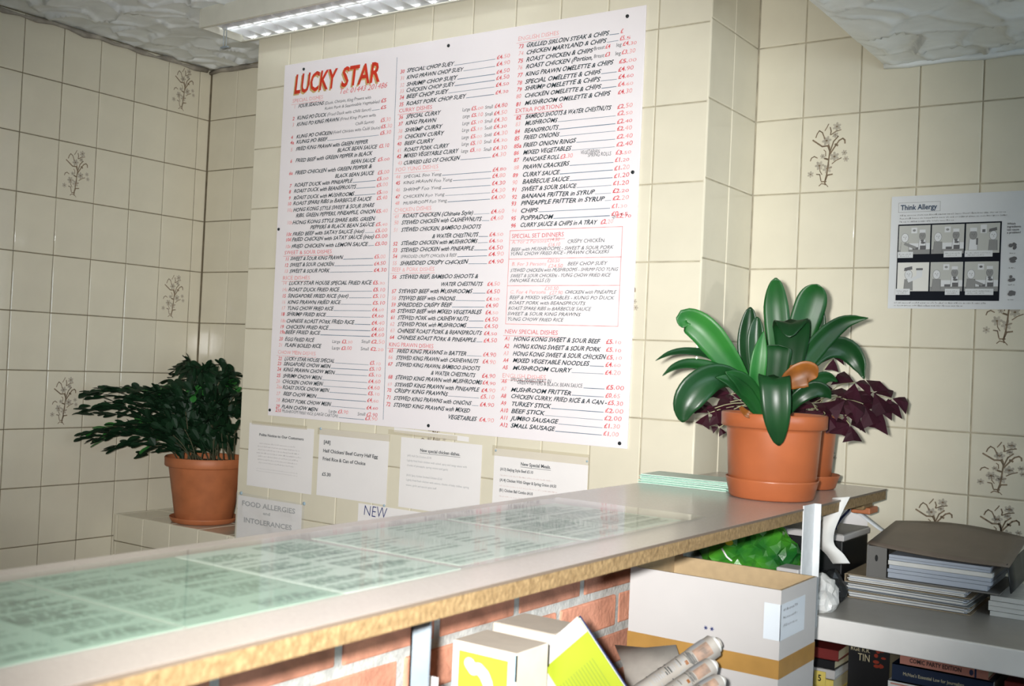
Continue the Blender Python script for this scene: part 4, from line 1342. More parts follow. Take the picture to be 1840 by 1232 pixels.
for q in range(6):
    i, j = q % 3, q // 3; x0 = cx[i]; x1 = x0 + cw[i]; z1 = 1.7835 if j == 0 else 1.6915; z0 = z1 - .0715
    ob = (0, PY - .0002, 0); oc = (0, PY - .0004, 0); od = (0, PY - .0006, 0)
    t = MB(); mats_ = ['poster_tint', 'poster_pale', 'poster_mid', 'poster_dark', 'paper_grey']
    t.cur = 1 if q == 3 else 0; t.rect(x0, x1, z0, z1, X1, Z1, ob)
    if q not in (2, 3):
        t.cur = 4; t.rect(x0 + .026, x1, z0 + .012, z0 + .027, X1, Z1, oc)
        t.cur = 2; t.rect(x0, x1, z0, z0 + .011, X1, Z1, oc)
        t.cur = 3
        for a in (.034, .052): t.rect(x0 + a, x0 + a + .014, z0 + .011, z0 + .017 + (a > .04) * .004, X1, Z1, od)
        t.disc(x0 + .059, z0 + .028, .006, .003, X1, Z1, od, 6)
    def figure(x, z, s, body, cap, hat):
        t.cur = body; t.poly([Vector((x - .011 * s, PY - .0005, z)), Vector((x + .011 * s, PY - .0005, z)), Vector((x + .010 * s, PY - .0005, z + .027 * s)), Vector((x - .009 * s, PY - .0005, z + .028 * s))])
        t.cur = 3; t.disc(x, z + .039 * s, .0088 * s + .0007, .0115 * s + .0007, X1, Z1, (0, PY - .00055, 0), 14); t.stroke([(x - .011 * s, z), (x - .009 * s, z + .028 * s)], .0007, X1, Z1, (0, PY - .00055, 0)); t.stroke([(x + .011 * s, z), (x + .010 * s, z + .027 * s)], .0007, X1, Z1, (0, PY - .00055, 0))
        t.cur = 4 if not hat else 2; t.disc(x, z + .039 * s, .0088 * s, .0115 * s, X1, Z1, (0, PY - .0006, 0), 14)
        t.cur = 3; t.disc(x - .003 * s, z + .041 * s, .0009, .0012, X1, Z1, (0, PY - .0007, 0), 6); t.disc(x + .003 * s, z + .041 * s, .0009, .0012, X1, Z1, (0, PY - .0007, 0), 6)
        t.stroke([(x, z + .040 * s), (x + .002 * s, z + .036 * s), (x, z + .0355 * s)], .0006, X1, Z1, (0, PY - .0007, 0))
        if hat: t.cur = 4; t.rect(x - .0085 * s, x + .0085 * s, z + .0485 * s, z + .058 * s, X1, Z1, (0, PY - .0007, 0))
        if cap: t.cur = 3; t.poly([Vector((x - .011 * s, PY - .0007, z + .048 * s)), Vector((x + .009 * s, PY - .0007, z + .052 * s)), Vector((x + .008 * s, PY - .0007, z + .060 * s)), Vector((x - .010 * s, PY - .0007, z + .056 * s))])
    if q in (0, 1, 4, 5):
        figure(x0 + .015, z0 + .004, .95, 2 if q else 0, False, False); figure(x0 + .057, z0 + .013, .82, 4, False, True)
        t.cur = 3; t.poly([Vector((x0 + .052, PY - .0008, z0 + .035)), Vector((x0 + .062, PY - .0008, z0 + .035)), Vector((x0 + .057, PY - .0008, z0 + .027))])
        if q in (0, 5): t.cur = 2; t.stroke([(x0 + .016, z0 + .026), (x0 + .040, z0 + .016)], .007, X1, Z1, (0, PY - .0008, 0))
        t.cur = 4; t.rect(x0 + .030, x0 + .044, z0 + .052, z0 + .066, X1, Z1, oc); t.cur = 2 if q != 5 else 3; t.disc(x0 + .037, z0 + .059, .004, .003, X1, Z1, od, 8)
    elif q == 2:
        figure(x0 + .017, z0 + .008, .92, 4, False, True); figure(x0 + .062, z0 + .006, .92, 2, True, False)
        t.cur = 3; t.rect(x0 + .024, x0 + .028, z0 + .020, z0 + .036, X1, Z1, (0, PY - .0008, 0)); t.cur = 4; t.rect(x0 + .033, x0 + .047, z0 + .048, z0 + .068, X1, Z1, oc); t.cur = 3; t.rect(x0 + .037, x0 + .044, z0 + .050, z0 + .057, X1, Z1, od)
    else:
        figure(x0 + .027, z0 + .002, 1.0, 2, True, False); t.cur = 4; t.stroke([(x0 + .028, z0 + .026), (x0 + .055, z0 + .038)], .008, X1, Z1, (0, PY - .0008, 0))
        t.cur = 4; t.rect(x0 + .046, x0 + .060, z0 + .036, z0 + .052, X1, Z1, (0, PY - .0009, 0)); t.cur = 3; t.rect(x0 + .045, x0 + .061, z0 + .052, z0 + .057, X1, Z1, (0, PY - .0009, 0))
    t.cur = 4; ca, cb = [(-.001, .036), (.030, .072), (-.001, .062), (-.003, .032), (.036, .070), (.003, .067)][q]
    t.rect(x0 + ca, x0 + cb, z0 - .009, z0 + .006, X1, Z1, (0, PY - .0011, 0)); t.cur = 2
    scribble(t, (x0 + ca + .003, PY - .0012, z0 - .001), X1, Z1, cb - ca - .008, .003, 100 + q); scribble(t, (x0 + ca + .006, PY - .0012, z0 - .006), X1, Z1, (cb - ca) * .6, .003, 110 + q)
    part('comic_panel', t, mats_, cf_)
t = MB()
for s, z in (('Which', 1.778), ('ingredients', 1.771), ('can cause', 1.764), ('a problem?', 1.757)): write(t, s, (-.522, PY, z), X1, Z1, .0048, None, 'bold')
for k, z in enumerate((1.727, 1.692, 1.652, 1.617)):
    for m_ in range(5):
        t.disc(-.508 + random.uniform(-.007, .007), z + random.uniform(-.006, .006), random.uniform(.003, .007), random.uniform(.003, .005), X1, Z1, (0, PY - .0001 * m_, 0), 8)
    scribble(t, (-.515, PY, z - .018), X1, Z1, .014, .003, 120 + k)
part('side_column', t, 'poster_dark', ps)

# ================================================================== COUNTER
ct = thing('service_counter', 'long beige laminate counter top with raw chipboard edge', 'counter', (-.95, 1.4, 1.113))
CY0 = -.9
part('chipboard_core', MB().box(CXL, CXR, CY0, CYE, 1.1165, 1.1385), 'chipboard', ct, label='golden raw chipboard edge')
part('laminate_top', MB().box(CXL - .001, CXR + .0012, CY0, CYE + .0012, 1.1385, CZT), ['laminate'], ct)
part('edge_line', MB().box(CXR, CXR + .0020, CY0, CYE, 1.1372, 1.1411), 'laminate_edge', ct)
mb = MB(); rnd = random.Random(3)
mb.box(-.90, -.765, CYE - .075, CYE - .005, 1.093, 1.1165, ch=.004); part('end_block', mb, 'chipboard', ct)
mb = MB(); mb.box(-.80, -.755, CYE - .06, CYE + .004, 1.083, 1.098, Matrix.Translation((0, 0, 0)), ch=.003); part('broken_corner', mb, 'terracotta_far', ct)

# white slotted upright and grey leg that carry the counter and shelf
up = MB(); up.box(-.7372, -.735, 2.074, 2.136, .905, 1.147); up.box(-.7372, -.722, 2.134, 2.136, .905, 1.147); up.box(-.7372, -.722, 2.074, 2.076, .62, .905); up.box(-.7372, -.735, 2.074, 2.136, .62, .905)
solo('shelf_upright', up, 'white_metal', 'white metal upright screwed to the chipboard edge', 'upright', (-.736, 2.10, .62))
mb = MB(); mb.box(-.872, -.869, 1.062, 1.092, .7203, 1.1135); mb.box(-.872, -.842, 1.062, 1.065, .7203, 1.1135); mb.box(-.88, -.82, 1.05, 1.10, 1.113, 1.1160)
solo('counter_leg', mb, 'grey_metal', 'grey angle-iron leg against the brick wall under the counter', 'leg', (-.86, 1.075, .72))
solo('under_shelf', MB().box(-1.066, -.60, .2, 2.12, .70, .72, ch=.002), 'dark_wood', 'dark board under the counter that holds the cartons', 'shelf', (-.85, 1.2, .70))
solo('under_shelf_support', MB().box(-1.06, -.62, 1.10, 1.125, 0, .70).box(-1.06, -.62, 1.99, 2.015, 0, .70).box(-1.06, -.62, .25, .275, 0, .70).box(-1.06, -1.045, .25, 2.0, .1, .14), 'dark_wood', 'dark trestle under the carton board', 'trestle', (-.85, 1.2, 0))

# papers laid on the counter under a clear sheet
PZ = CZT + .0006
def counter_sheet(y0, y1, x0, x1, m, label, seed, dense=True, z=PZ):
    th = thing('menu_leaflet', label, 'leaflet', ((x0 + x1) / 2, (y0 + y1) / 2, z), 'mint leaflets laid along the counter')
    part('paper', MB().box(x0, x1, y0, y1, z - .0004, z), m, th)
    rnd = random.Random(seed); t = MB(); ym = (y0 + y1) / 2
    for (a, b) in ((y0 + .008, ym - .005), (ym + .005, y1 - .008)):
        x = x1 - .012; blk = 4
        while x > x0 + .012:
            if rnd.random() < .10: x -= .012; continue
            ln = (b - a) * rnd.choice((1, .95, .8, .9, .6)) if dense else (b - a) * rnd.uniform(.2, .9)
            hgt = .0050 if rnd.random() < .8 else .0075
            if blk > 0:
                blk -= 1; q0 = a
                while q0 < a + ln: q1 = min(a + ln, q0 + rnd.uniform(.006, .022)); t.box(x - hgt, x, q0, q1, z + .00005, z + .0002); q0 = q1 + .003
                x -= .0072 if dense else .016
            else: blk = rnd.randint(3, 9); x -= rnd.uniform(.006, .016)
    part('printing', t, 'mint_print', th)
ys = [.036, .246, .456, .666, .876, 1.086]
nm = ['nearest the camera', 'second along the counter from the camera', 'third along the counter from the camera', 'fourth along the counter from the camera', 'fifth along the counter from the camera']
for k in range(5):
    counter_sheet(ys[k] + .0015, ys[k + 1] - .0015, -1.100, -.815, 'mint' if k < 4 else 'mint_pale', ('mint green' if k < 4 else 'reflection-paled mint green') + ' printed menu leaflet under the clear sheet, ' + nm[k], 200 + k)  # fifth leaflet and the two beyond carry the reflection in their paper colour
counter_sheet(1.10, 1.385, -1.09, -.83, 'mint_pale', 'sheet with faint print, paled for reflection, under the clear sheet mid-counter', 210, False)
counter_sheet(1.40, 1.72, -1.085, -.825, 'mint_pale', 'printed sheet, paled for reflection, at the far end of the clear sheet', 211, True)
solo('clear_sheet', MB().box(-1.112, -.803, 0.0, 1.775, PZ + .0008, PZ + .0038, ch=.0006), 'clear_sheet', 'clear plastic sheet covering the leaflets on the counter', 'plastic sheet', (-.95, .9, PZ + .001))

# stack of folded mint leaflets
st = thing('leaflet_stack', 'neat stack of folded mint green leaflets beside the big flower pot', 'leaflets', (-1.05, 2.26, CZT))
rnd = random.Random(4)
for k in range(13):
    z = CZT + .0006 + k * .00165; dx, dy = rnd.uniform(-.004, .004), rnd.uniform(-.003, .003)
    M = Matrix.Translation((-1.055 + dx, 2.245 + dy, z)) @ Matrix.Rotation(math.radians(2 + rnd.uniform(-2, 2)), 4, 'Z')
    mb = MB(); mb.box(-.105, .105, -.05, .05, 0, .0011, M); part('leaflet', mb, 'mint_edge' if k % 3 else 'mint_pale', st)

# ================================================================== POTS AND PLANTS
def pot(parent, c, prof, sauc, m, soil_r, soil_z):
    pp_ = part('pot', MB().lathe(prof, c, 56), m, parent, True)
    part('saucer', MB().lathe(sauc, c, 56), m, parent, True)
    part('soil', MB().lathe([(0, soil_z + .006), (soil_r * .6, soil_z + .004), (soil_r, soil_z)], c, 32), 'soil', pp_, True)
PC = (-.850, 2.196, CZT)
cv = thing('potted_clivia', 'strap-leaved green plant in a big terracotta plastic pot on the counter', 'potted plant', PC)
pot(cv, PC, [(.0, .006), (.084, .006), (.0885, .010), (.0965, .140), (.0975, .146), (.1055, .147), (.1085, .149), (.1090, .174), (.1075, .1765), (.104, .1755), (.1025, .150), (.096, .146)],
    [(0, .001), (.083, .001), (.0865, .004), (.0945, .038), (.0955, .042), (.0935, .042), (.088, .012), (0, .008)], 'terracotta', .1005, .152)


def strap(parent, pts, hw, m, fold=.25, roll=0.0, name='leaf', n=22, label=None):
    """a leaf blade through pts = (zoom x, zoom y, offset towards the camera in m); hw = half widths in px at even steps"""
    D0 = 2.285
    P = []
    for (a, b, o) in pts:
        P.append(at_d(1140 + a / 2.629, 480 + b / 2.629, D0 - o))
    def cr(i, t):
        p0 = P[max(i - 1, 0)]; p1 = P[i]; p2 = P[i + 1]; p3 = P[min(i + 2, len(P) - 1)]
        return .5 * ((2 * p1) + (p2 - p0) * t + (2 * p0 - 5 * p1 + 4 * p2 - p3) * t * t + (3 * p1 - p0 - 3 * p2 + p3) * t ** 3)
    C = []
    for k in range(n + 1):
        s = k / n * (len(P) - 1); i = min(int(s), len(P) - 2); C.append(cr(i, s - i))
    rows = []; prev = None
    for k, c in enumerate(C):
        t = (C[min(k + 1, n)] - C[max(k - 1, 0)]).normalized()
        s = k / n; q = min(s, .93) * (len(hw) - 1); i = min(int(q), len(hw) - 2); ww = (hw[i] * (1 - (q - i)) + hw[i + 1] * (q - i)) / 2.629 / FPX * D0
        if s > .66: ww *= max(.02, 1 - ((s - .66) / .34) ** 2.2) ** .62
        view = (EYE - c).normalized(); side = t.cross(view)
        if side.length < .25 and prev is not None: side = prev - t * prev.dot(t)
        side.normalize()
        if prev is not None:
            if side.dot(prev) < 0: side = -side
            side = (side * .5 + prev * .5).normalized(); side = (side - t * side.dot(t)).normalized()
        prev = side; sd = Matrix.Rotation(roll, 3, t) @ side; nn = sd.cross(t).normalized()
        if nn.dot(view) < 0: nn = -nn
        row = []
        for e in (-1, -.72, -.38, 0, .38, .72, 1):
            lift = fold * ww * (abs(e) ** 1.5 - .35) + (-.10 * ww if e == 0 else 0)
            row.append(c + sd * (ww * e) + nn * lift)
        rows.append(row)
    mb = MB(); mb.grid(rows)
    ob = part(name, mb, m, parent, True, label)
    md = ob.modifiers.new('thickness', 'SOLIDIFY'); md.thickness = .0016; md.offset = 0
    return ob
DEAD = 'withered orange-brown leaf'
L_ = [
 ([(668, 700, 0), (690, 520, -.02), (680, 330, -.035), (668, 170, -.035), (668, 50, -.02)], [22, 30, 45, 56, 61, 60, 54, 46], 'leaf_green', .12, 0),
 ([(680, 700, -.01), (730, 500, -.03), (790, 300, -.045), (840, 150, -.04), (868, 82, -.03)], [22, 34, 52, 66, 74, 76, 70, 60], 'leaf_green', .15, .2),
 ([(680, 700, -.03), (780, 470, -.06), (860, 310, -.075), (888, 170, -.07)], [20, 34, 44, 46, 42, 28, 3], 'leaf_deep', .15, 0),
 ([(680, 700, .0), (770, 500, -.01), (880, 350, -.02), (990, 260, -.02), (1105, 240, -.01)], [22, 36, 46, 52, 50, 40, 26, 2], 'leaf_green', .2, .35),
 ([(685, 705, -.01), (770, 520, -.02), (880, 395, -.03), (985, 380, -.03), (1050, 440, -.03), (1085, 528, -.02)], [20, 34, 44, 50, 54, 52, 44, 3], 'leaf_deep', .2, .25),
 ([(670, 705, .02), (725, 520, .03), (742, 360, .045), (740, 268, .065), (736, 262, .095), (730, 330, .115)], [26, 44, 62, 78, 84, 80, 70, 40], 'leaf_deep', .10, 0),
 ([(650, 705, .03), (660, 560, .05), (672, 450, .06), (678, 385, .065), (680, 368, .07)], [26, 44, 54, 60, 64, 62, 60], 'leaf_deep', .12, 0),
 ([(600, 705, .05), (578, 560, .075), (590, 420, .085), (612, 300, .08)], [16, 26, 34, 38, 38, 34, 22, 4], 'leaf_bright', .25, .2),
 ([(590, 700, .02), (555, 500, .02), (538, 350, .015), (548, 188, .02)], [16, 28, 42, 50, 52, 50, 44, 36], 'leaf_deep', .3, 0),
 ([(598, 690, .04), (582, 480, .045), (574, 350, .05), (580, 234, .05)], [14, 24, 34, 40, 41, 40, 36, 28], 'leaf_deep', .3, 0),
 ([(590, 705, .03), (505, 535, .05), (410, 395, .06), (320, 290, .06), (240, 245, .05), (228, 285, .05)], [20, 34, 48, 62, 70, 68, 60, 46, 30], 'leaf_bright', .22, -.15),
 ([(580, 690, .0), (470, 500, .01), (370, 420, .02), (260, 396, .03), (170, 405, .04), (100, 440, .05)], [16, 22, 26, 22, 19, 16, 12, 2], 'leaf_deep', .3, .5),
 ([(585, 700, .03), (490, 545, .05), (380, 480, .06), (270, 455, .07), (190, 470, .08), (132, 512, .085)], [18, 26, 32, 30, 26, 22, 16, 2], 'leaf_green', .3, .5),
 ([(590, 705, .05), (490, 545, .08), (390, 515, .10), (300, 565, .11), (240, 650, .11), (228, 732, .10)], [18, 30, 44, 58, 68, 72, 68, 56, 36], 'leaf_deep', .22, -.1),
 ([(600, 706, .06), (530, 600, .08), (450, 535, .095), (385, 520, .10)], [16, 30, 36, 34, 28, 18, 4], 'leaf_green', .2, .3),
 ([(590, 705, .055), (560, 610, .075), (500, 530, .09), (430, 495, .10)], [18, 36, 44, 44, 38, 28, 10], 'leaf_green', .2, .2),
 ([(655, 700, .05), (652, 590, .095), (655, 522, .125), (662, 535, .150), (668, 640, .158), (674, 750, .152), (682, 842, .135)], [30, 46, 58, 66, 68, 67, 65, 60, 54, 40], 'leaf_deep', .14, 0),
 ([(690, 708, .04), (765, 625, .06), (845, 550, .06), (910, 520, .05), (960, 540, .04)], [18, 28, 34, 36, 32, 22, 3], 'leaf_green', .2, .3),
 ([(695, 710, .05), (770, 620, .075), (850, 575, .08), (900, 590, .08), (928, 620, .07)], [18, 28, 36, 38, 34, 24, 4], 'leaf_deep', .2, .2),
 ([(700, 705, -.02), (740, 600, -.03), (800, 500, -.04), (850, 430, -.05)], [20, 34, 40, 42, 40, 30, 8], 'leaf_green', .2, 0),
]
for a in L_: strap(cv, *a)
strap(cv, [(700, 560, .07), (760, 520, .085), (820, 500, .09), (862, 520, .085)], [18, 44, 58, 60, 48, 12], 'leaf_dead', .35, .2, label=DEAD)
strap(cv, [(690, 478, .05), (730, 474, .055), (775, 466, .05)], [4, 7, 10, 5], 'leaf_dead', .2, 0, label=DEAD)
strap(cv, [(500, 660, .06), (530, 690, .08), (560, 705, .08)], [8, 16, 14], 'leaf_dead', .2, 0, label=DEAD)

P2 = (-.885, 2.475, CZT)
ox = thing('potted_oxalis', 'purple-leaved plant in the smaller terracotta pot behind the big one', 'potted plant', P2)
pot(ox, P2, [(0, .006), (.060, .006), (.063, .009), (.0725, .135), (.0735, .14), (.080, .141), (.081, .166), (.0795, .168), (.077, .165), (.075, .145)],
    [(0, .001), (.072, .001), (.075, .004), (.084, .030), (.0845, .033), (.082, .032), (.074, .01), (0, .008)], 'terracotta', .0745, .148)
def trefoil(px, py, depth, size, ang, tilt, seed):
    rnd = random.Random(seed); c = at_d(1140 + px / 2.629, 480 + py / 2.629, depth)
    base = Vector((P2[0] + rnd.uniform(-.04, .04), P2[1] + rnd.uniform(-.04, .04), P2[2] + .15))
    mid = base.lerp(c, .55) + Vector((0, 0, .05))
    pts = [(base * (1 - s) ** 2 + mid * 2 * s * (1 - s) + c * s * s) for s in [k / 8 for k in range(9)]]
    mb = MB(); mb.tube(pts, .0011, 6); part('stem', mb, 'oxalis_stem', ox, True)
    nrm = (CU * math.cos(tilt) - CF * math.sin(tilt)).normalized()
    a0 = CR; b0 = nrm.cross(a0).normalized(); a0 = b0.cross(nrm).normalized()
    for k in range(3):
        th = ang + k * 2 * PI / 3 + rnd.uniform(-.2, .2); d = a0 * math.cos(th) + b0 * math.sin(th); s = nrm.cross(d); s.normalize()
        sz = size * rnd.uniform(.95, 1.3); dr = rnd.uniform(.15, .5)
        A = c + d * .002; T = c + d * sz - nrm * sz * dr
        Lf = c + d * sz * .92 + s * sz * .62 - nrm * sz * (dr + .28); Rt = c + d * sz * .92 - s * sz * .62 - nrm * sz * (dr + .28)
        Lm = c + d * sz * .5 + s * sz * .34 - nrm * sz * (dr * .5 + .10); Rm = c + d * sz * .5 - s * sz * .34 - nrm * sz * (dr * .5 + .10); Cm = c + d * sz * .5 - nrm * sz * dr * .4
        mb = MB(); mb.v = [tuple(p) for p in (A, Lm, Lf, T, Rt, Rm, Cm)]; mb.f = [(0, 1, 6), (1, 2, 3, 6), (0, 6, 5), (6, 3, 4, 5)]; mb.m = [0] * 4
        ob = part('leaf', mb, 'oxalis', ox); md = ob.modifiers.new('thickness', 'SOLIDIFY'); md.thickness = .0008
OX = [(1040, 545, 2.36, .036, .3), (1130, 590, 2.40, .040, 1.0), (1215, 620, 2.42, .034, -.2), (1000, 625, 2.34, .036, 1.6), (1165, 665, 2.40, .042, .2), (1080, 645, 2.38, .038, .9), (1000, 700, 2.36, .038, 2.2), (900, 690, 2.36, .034, 1.2),
      (855, 665, 2.42, .030, .2), (960, 600, 2.44, .034, 2.6), (940, 430, 2.55, .024, .4), (1020, 745, 2.34, .032, .7), (890, 640, 2.5, .028, .2), (820, 700, 2.5, .03, 2.0)]
for i, (a, b, d, s, g) in enumerate(OX): trefoil(a, b, d, s, g, .9, 300 + i)
for i, (a, b, d, s, g) in enumerate([(380, 665, 2.47, .036, .5), (440, 640, 2.50, .042, 1.7), (455, 600, 2.52, .036, 2.5), (350, 690, 2.46, .028, .1), (470, 670, 2.48, .036, 1.0), (400, 755, 2.48, .016, 1.0)]): trefoil(a, b, d, s, g, .9, 340 + i)

# the dark bushy plant in the alcove
P3 = (-3.130, 2.615, LZ)
bu = thing('potted_bush', 'dark bushy plant spilling from a terracotta pot on the tiled ledge', 'potted plant', P3)
pot(bu, P3, [(0, .012), (.098, .012), (.101, .016), (.130, .196), (.1315, .199), (.142, .200), (.1445, .203), (.1455, .231), (.143, .234), (.1385, .232), (.137, .205), (.131, .198)],
    [(0, .001), (.105, .001), (.112, .004), (.119, .017), (.120, .021), (.117, .021), (.108, .010), (0, .008)], 'terracotta_far', .135, .212)
rnd = random.Random(21)
def segment(mb, p, d, up, ln, wd):
    """one flat scalloped joint of the stem"""
    s = d.cross(up); s.normalize(); n_ = s.cross(d)
    prof = [(0, .12), (.18, .55), (.38, .78), (.55, 1.0), (.75, .95), (.92, .62), (1.0, .2)]
    L0 = [p + d * ln * a + s * wd * b + n_ * wd * .22 * b for a, b in prof]; R0 = [p + d * ln * a - s * wd * b + n_ * wd * .22 * b for a, b in prof]; C0 = [p + d * ln * a for a, b in prof]
    mb.grid([L0, C0, R0])
def branch(tip, lift, seed, light=False):
    r_ = random.Random(seed); a = r_.uniform(0, 2 * PI); rr = .11 * math.sqrt(r_.random())
    base = Vector((P3[0] + rr * math.cos(a), P3[1] + rr * math.sin(a), P3[2] + .205))
    hz = Vector((tip.x - base.x, tip.y - base.y, 0)); top = max(tip.z + lift, base.z + .05)
    c1 = base + hz * .12 + Vector((0, 0, (top - base.z) * 1.0)); c2 = base + hz * .60; c2.z = top + .025
    N = 30; C = []
    for k in range(N + 1):
        s = k / N; C.append(base * (1 - s) ** 3 + c1 * 3 * s * (1 - s) ** 2 + c2 * 3 * s * s * (1 - s) + tip * s ** 3)
    L = sum((C[k + 1] - C[k]).length for k in range(N)); ns = max(4, int(L / .036))
    mb = MB(); st_ = MB(); k0 = int(N * .0); acc = 0
    st_.tube(C[:max(4, int(N * .35))], .0022, 5)
    for k in range(ns):
        s0 = k / ns; i = min(int(s0 * N), N - 1); p = C[i].lerp(C[i + 1], s0 * N - i); d = (C[min(i + 2, N)] - C[max(i - 1, 0)]).normalized()
        d = (d + Vector((r_.uniform(-.25, .25), r_.uniform(-.25, .25), r_.uniform(-.2, .2)))).normalized()
        if s0 < .12: continue
        up_ = Vector((r_.uniform(-.35, .55), r_.uniform(-.75, .1), 1)).normalized()
        mb.cur = 1 if light and s0 > .6 else 0
        segment(mb, p, d, up_, .046 * r_.uniform(.8, 1.15), .0125 * r_.uniform(.8, 1.15))
        if r_.random() < .55:
            d2 = (d + Vector((r_.uniform(-.8, .8), r_.uniform(-.8, .8), r_.uniform(-.3, .6)))).normalized()
            segment(mb, p, d2, up_, .042 * r_.uniform(.8, 1.1), .0125)
    b_ = part('branch', mb, ['bush_leaf', 'bush_light'], bu); (part('stem', st_, 'bush_stem', bu, True) if seed % 3 == 0 else None)
TIPS = []
for (px, py, n_, sx_, sy_) in ((150, 712, 9, 10, 8), (140, 740, 7, 8, 8), (142, 782, 7, 8, 8), (160, 800, 5, 10, 8), (185, 815, 5, 8, 6), (245, 822, 5, 14, 6), (215, 725, 7, 20, 12), (230, 770, 7, 25, 15), (330, 668, 5, 16, 5), (315, 690, 5, 10, 8), (385, 676, 6, 14, 6), (425, 690, 7, 8, 10),
                           (270, 712, 7, 20, 8), (300, 780, 8, 25, 20), (350, 760, 9, 25, 25), (400, 770, 9, 20, 30), (420, 800, 6, 6, 15), (340, 720, 7, 20, 12), (385, 725, 7, 20, 12), (440, 740, 6, 10, 20), (280, 745, 8, 25, 15)):
    for k in range(n_):
        qx, qy = px + rnd.gauss(0, sx_ * .6), py + rnd.gauss(0, sy_ * .6)
        if qx < 300:
            f_ = (qx - 130) / 170; xx = -3.40 + .16 * max(0, f_) + rnd.uniform(-.025, .06); TIPS.append(at(qx, qy, 0, min(-3.2, max(-3.43, xx))))
        else:
            p = at(qx, qy, 1, 2.50 + rnd.uniform(0, .22)); TIPS.append(p - CR * rnd.uniform(.0, .04))
for i, tp in enumerate(TIPS):
    if tp.x < XL + .03: tp = Vector((XL + .03, tp.y, tp.z))
    if tp.y > YR - .03: tp = Vector((tp.x, YR - .03, tp.z))
    branch(tp, rnd.uniform(.02, .09) if tp.z < 1.02 + .06 else rnd.uniform(.0, .05), 500 + i, rnd.random() < .07)

# ================================================================== UNDER THE COUNTER
ZS = .72
bx = thing('cardboard_carton', 'open white cardboard carton with a brown tape band under the counter', 'box', (-.838, 1.94, ZS))
bx0, bx1, by0, by1, bz1 = -.988, -.690, 1.85, 2.032, 1.023
th_ = .005
for nm_, b in (('front_panel', (bx0, bx1, by0, by0 + th_)), ('back_panel', (bx0, bx1, by1 - th_, by1)), ('side_panel', (bx0, bx0 + th_, by0 + th_, by1 - th_)), ('side_panel', (bx1 - th_, bx1, by0 + th_, by1 - th_))):
    mb = MB(); mb.box(b[0], b[1], b[2], b[3], ZS, bz1); mb.m = [0] * 6
    ob = part(nm_, mb, ['card_white', 'card_brown'], bx)
    for p in ob.data.polygons:
        n_ = p.normal; c_ = p.center + ob.location + Vector((-.838, 1.94, ZS))
        inner = (nm_ == 'front_panel' and n_.y > .5) or (nm_ == 'back_panel' and n_.y < -.5) or (nm_ == 'side_panel' and n_.x * (c_.x - (-.838)) < -.01) or n_.z > .5
        p.material_index = 1 if inner else 0
part('base_panel', MB().box(bx0 + th_, bx1 - th_, by0 + th_, by1 - th_, ZS, ZS + .006), 'card_brown', bx)
tp = MB(); e = .0008
tp.box(bx0 - e, bx1 + e, by0 - e, by0 + .0002, .868, .901); tp.box(bx1 - .0002, bx1 + e, by0, by1, .868, .901)
part('tape_band', tp, 'packing_tape', bx, label='shiny brown packing tape')
sl_ = part('shipping_label', MB().box(bx1 - .030, bx1 + e, by0 - e, by0 + .0002, .935, .998).box(bx1 - .0002, bx1 + e, by0 - e, by0 + .12, .935, .998), 'label_blue', bx)
t = MB()
for k in range(3): scribble(t, (bx1 + e + .0003, by0 + .012, .985 - .014 * k), Y1, Z1, .07, .005, 400 + k)
part('label_print', t, 'type_grey', sl_)
t = MB()
for x in (-.829, -.817):
    for a in (0, PI / 3, 2 * PI / 3): t.stroke([(x - .0035 * math.cos(a), .934 - .0035 * math.sin(a)), (x + .0035 * math.cos(a), .934 + .0035 * math.sin(a))], .0014, X1, Z1, (0, by0 - .0006, 0))
part('pen_stars', t, 'pen_blue', bx)

yb = thing('gift_carton', 'small yellow and pale blue printed carton under the counter edge', 'box', (-.928, 1.34, ZS))
part('body', MB().box(-.985, -.871, 1.300, 1.384, ZS, .985, ch=.0015), 'pack_cream', yb)
t = MB(); t.box(-.984, -.872, 1.2985, 1.2999, ZS + .001, .984); pf_ = part('printed_front', t, 'pack_blue', yb)
t = MB(); t.rect(-.976, -.880, ZS + .01, .976, X1, Z1, (0, 1.2982, 0)); t.cur = 1; t.rect(-.972, -.884, ZS + .014, .972, X1, Z1, (0, 1.2979, 0))
t.cur = 0
SW = ((-.952, .956, .010, .009), (-.945, .949, .010, .009), (-.935, .952, .010, .0085), (-.925, .945, .010, .009), (-.918, .934, .009, .010), (-.914, .918, .009, .011), (-.913, .903, .010, .012), (-.915, .888, .012, .012), (-.925, .875, .016, .014), (-.932, .858, .022, .016), (-.930, .84, .030, .02), (-.925, .81, .035, .03))
kk = 0
for q0, q1 in zip(SW[:-1], SW[1:]):
    for e_ in range(6):
        a, b, r1, r2 = [q0[z_] * (1 - e_ / 6) + q1[z_] * e_ / 6 for z_ in range(4)]; kk += 1
        t.disc(a, b, r1, r2, X1, Z1, (0, 1.2976 - .000004 * kk, 0), 14)
t.cur = 2; t.poly([Vector((-.905, 1.297, .865)), Vector((-.895, 1.297, .868)), Vector((-.893, 1.297, .885)), Vector((-.899, 1.297, .878))])
part('printed_panel', t, ['paper', 'pack_yellow', 'news_dark'], pf_)
for yy in (1.300, 1.384):
    part('corner_edge', MB().box(-.8715, -.8700, yy - .001, yy + .001, .945 if yy < 1.35 else .95, .982), 'book_black', yb)
solo('plain_carton', MB().box(-1.040, -.918, 1.475, 1.57, ZS, .972, ch=.004), 'pack_cream', 'plain cream carton behind the yellow carton', 'box', (-.98, 1.52, ZS))
fk = MB(); fo = at(778, 1226, 1, 1.12)
for k in range(5): fk.box(fo.x + .004 * k - .010, fo.x + .004 * k - .0082, 1.119, 1.121, fo.z - .02, fo.z + .008)
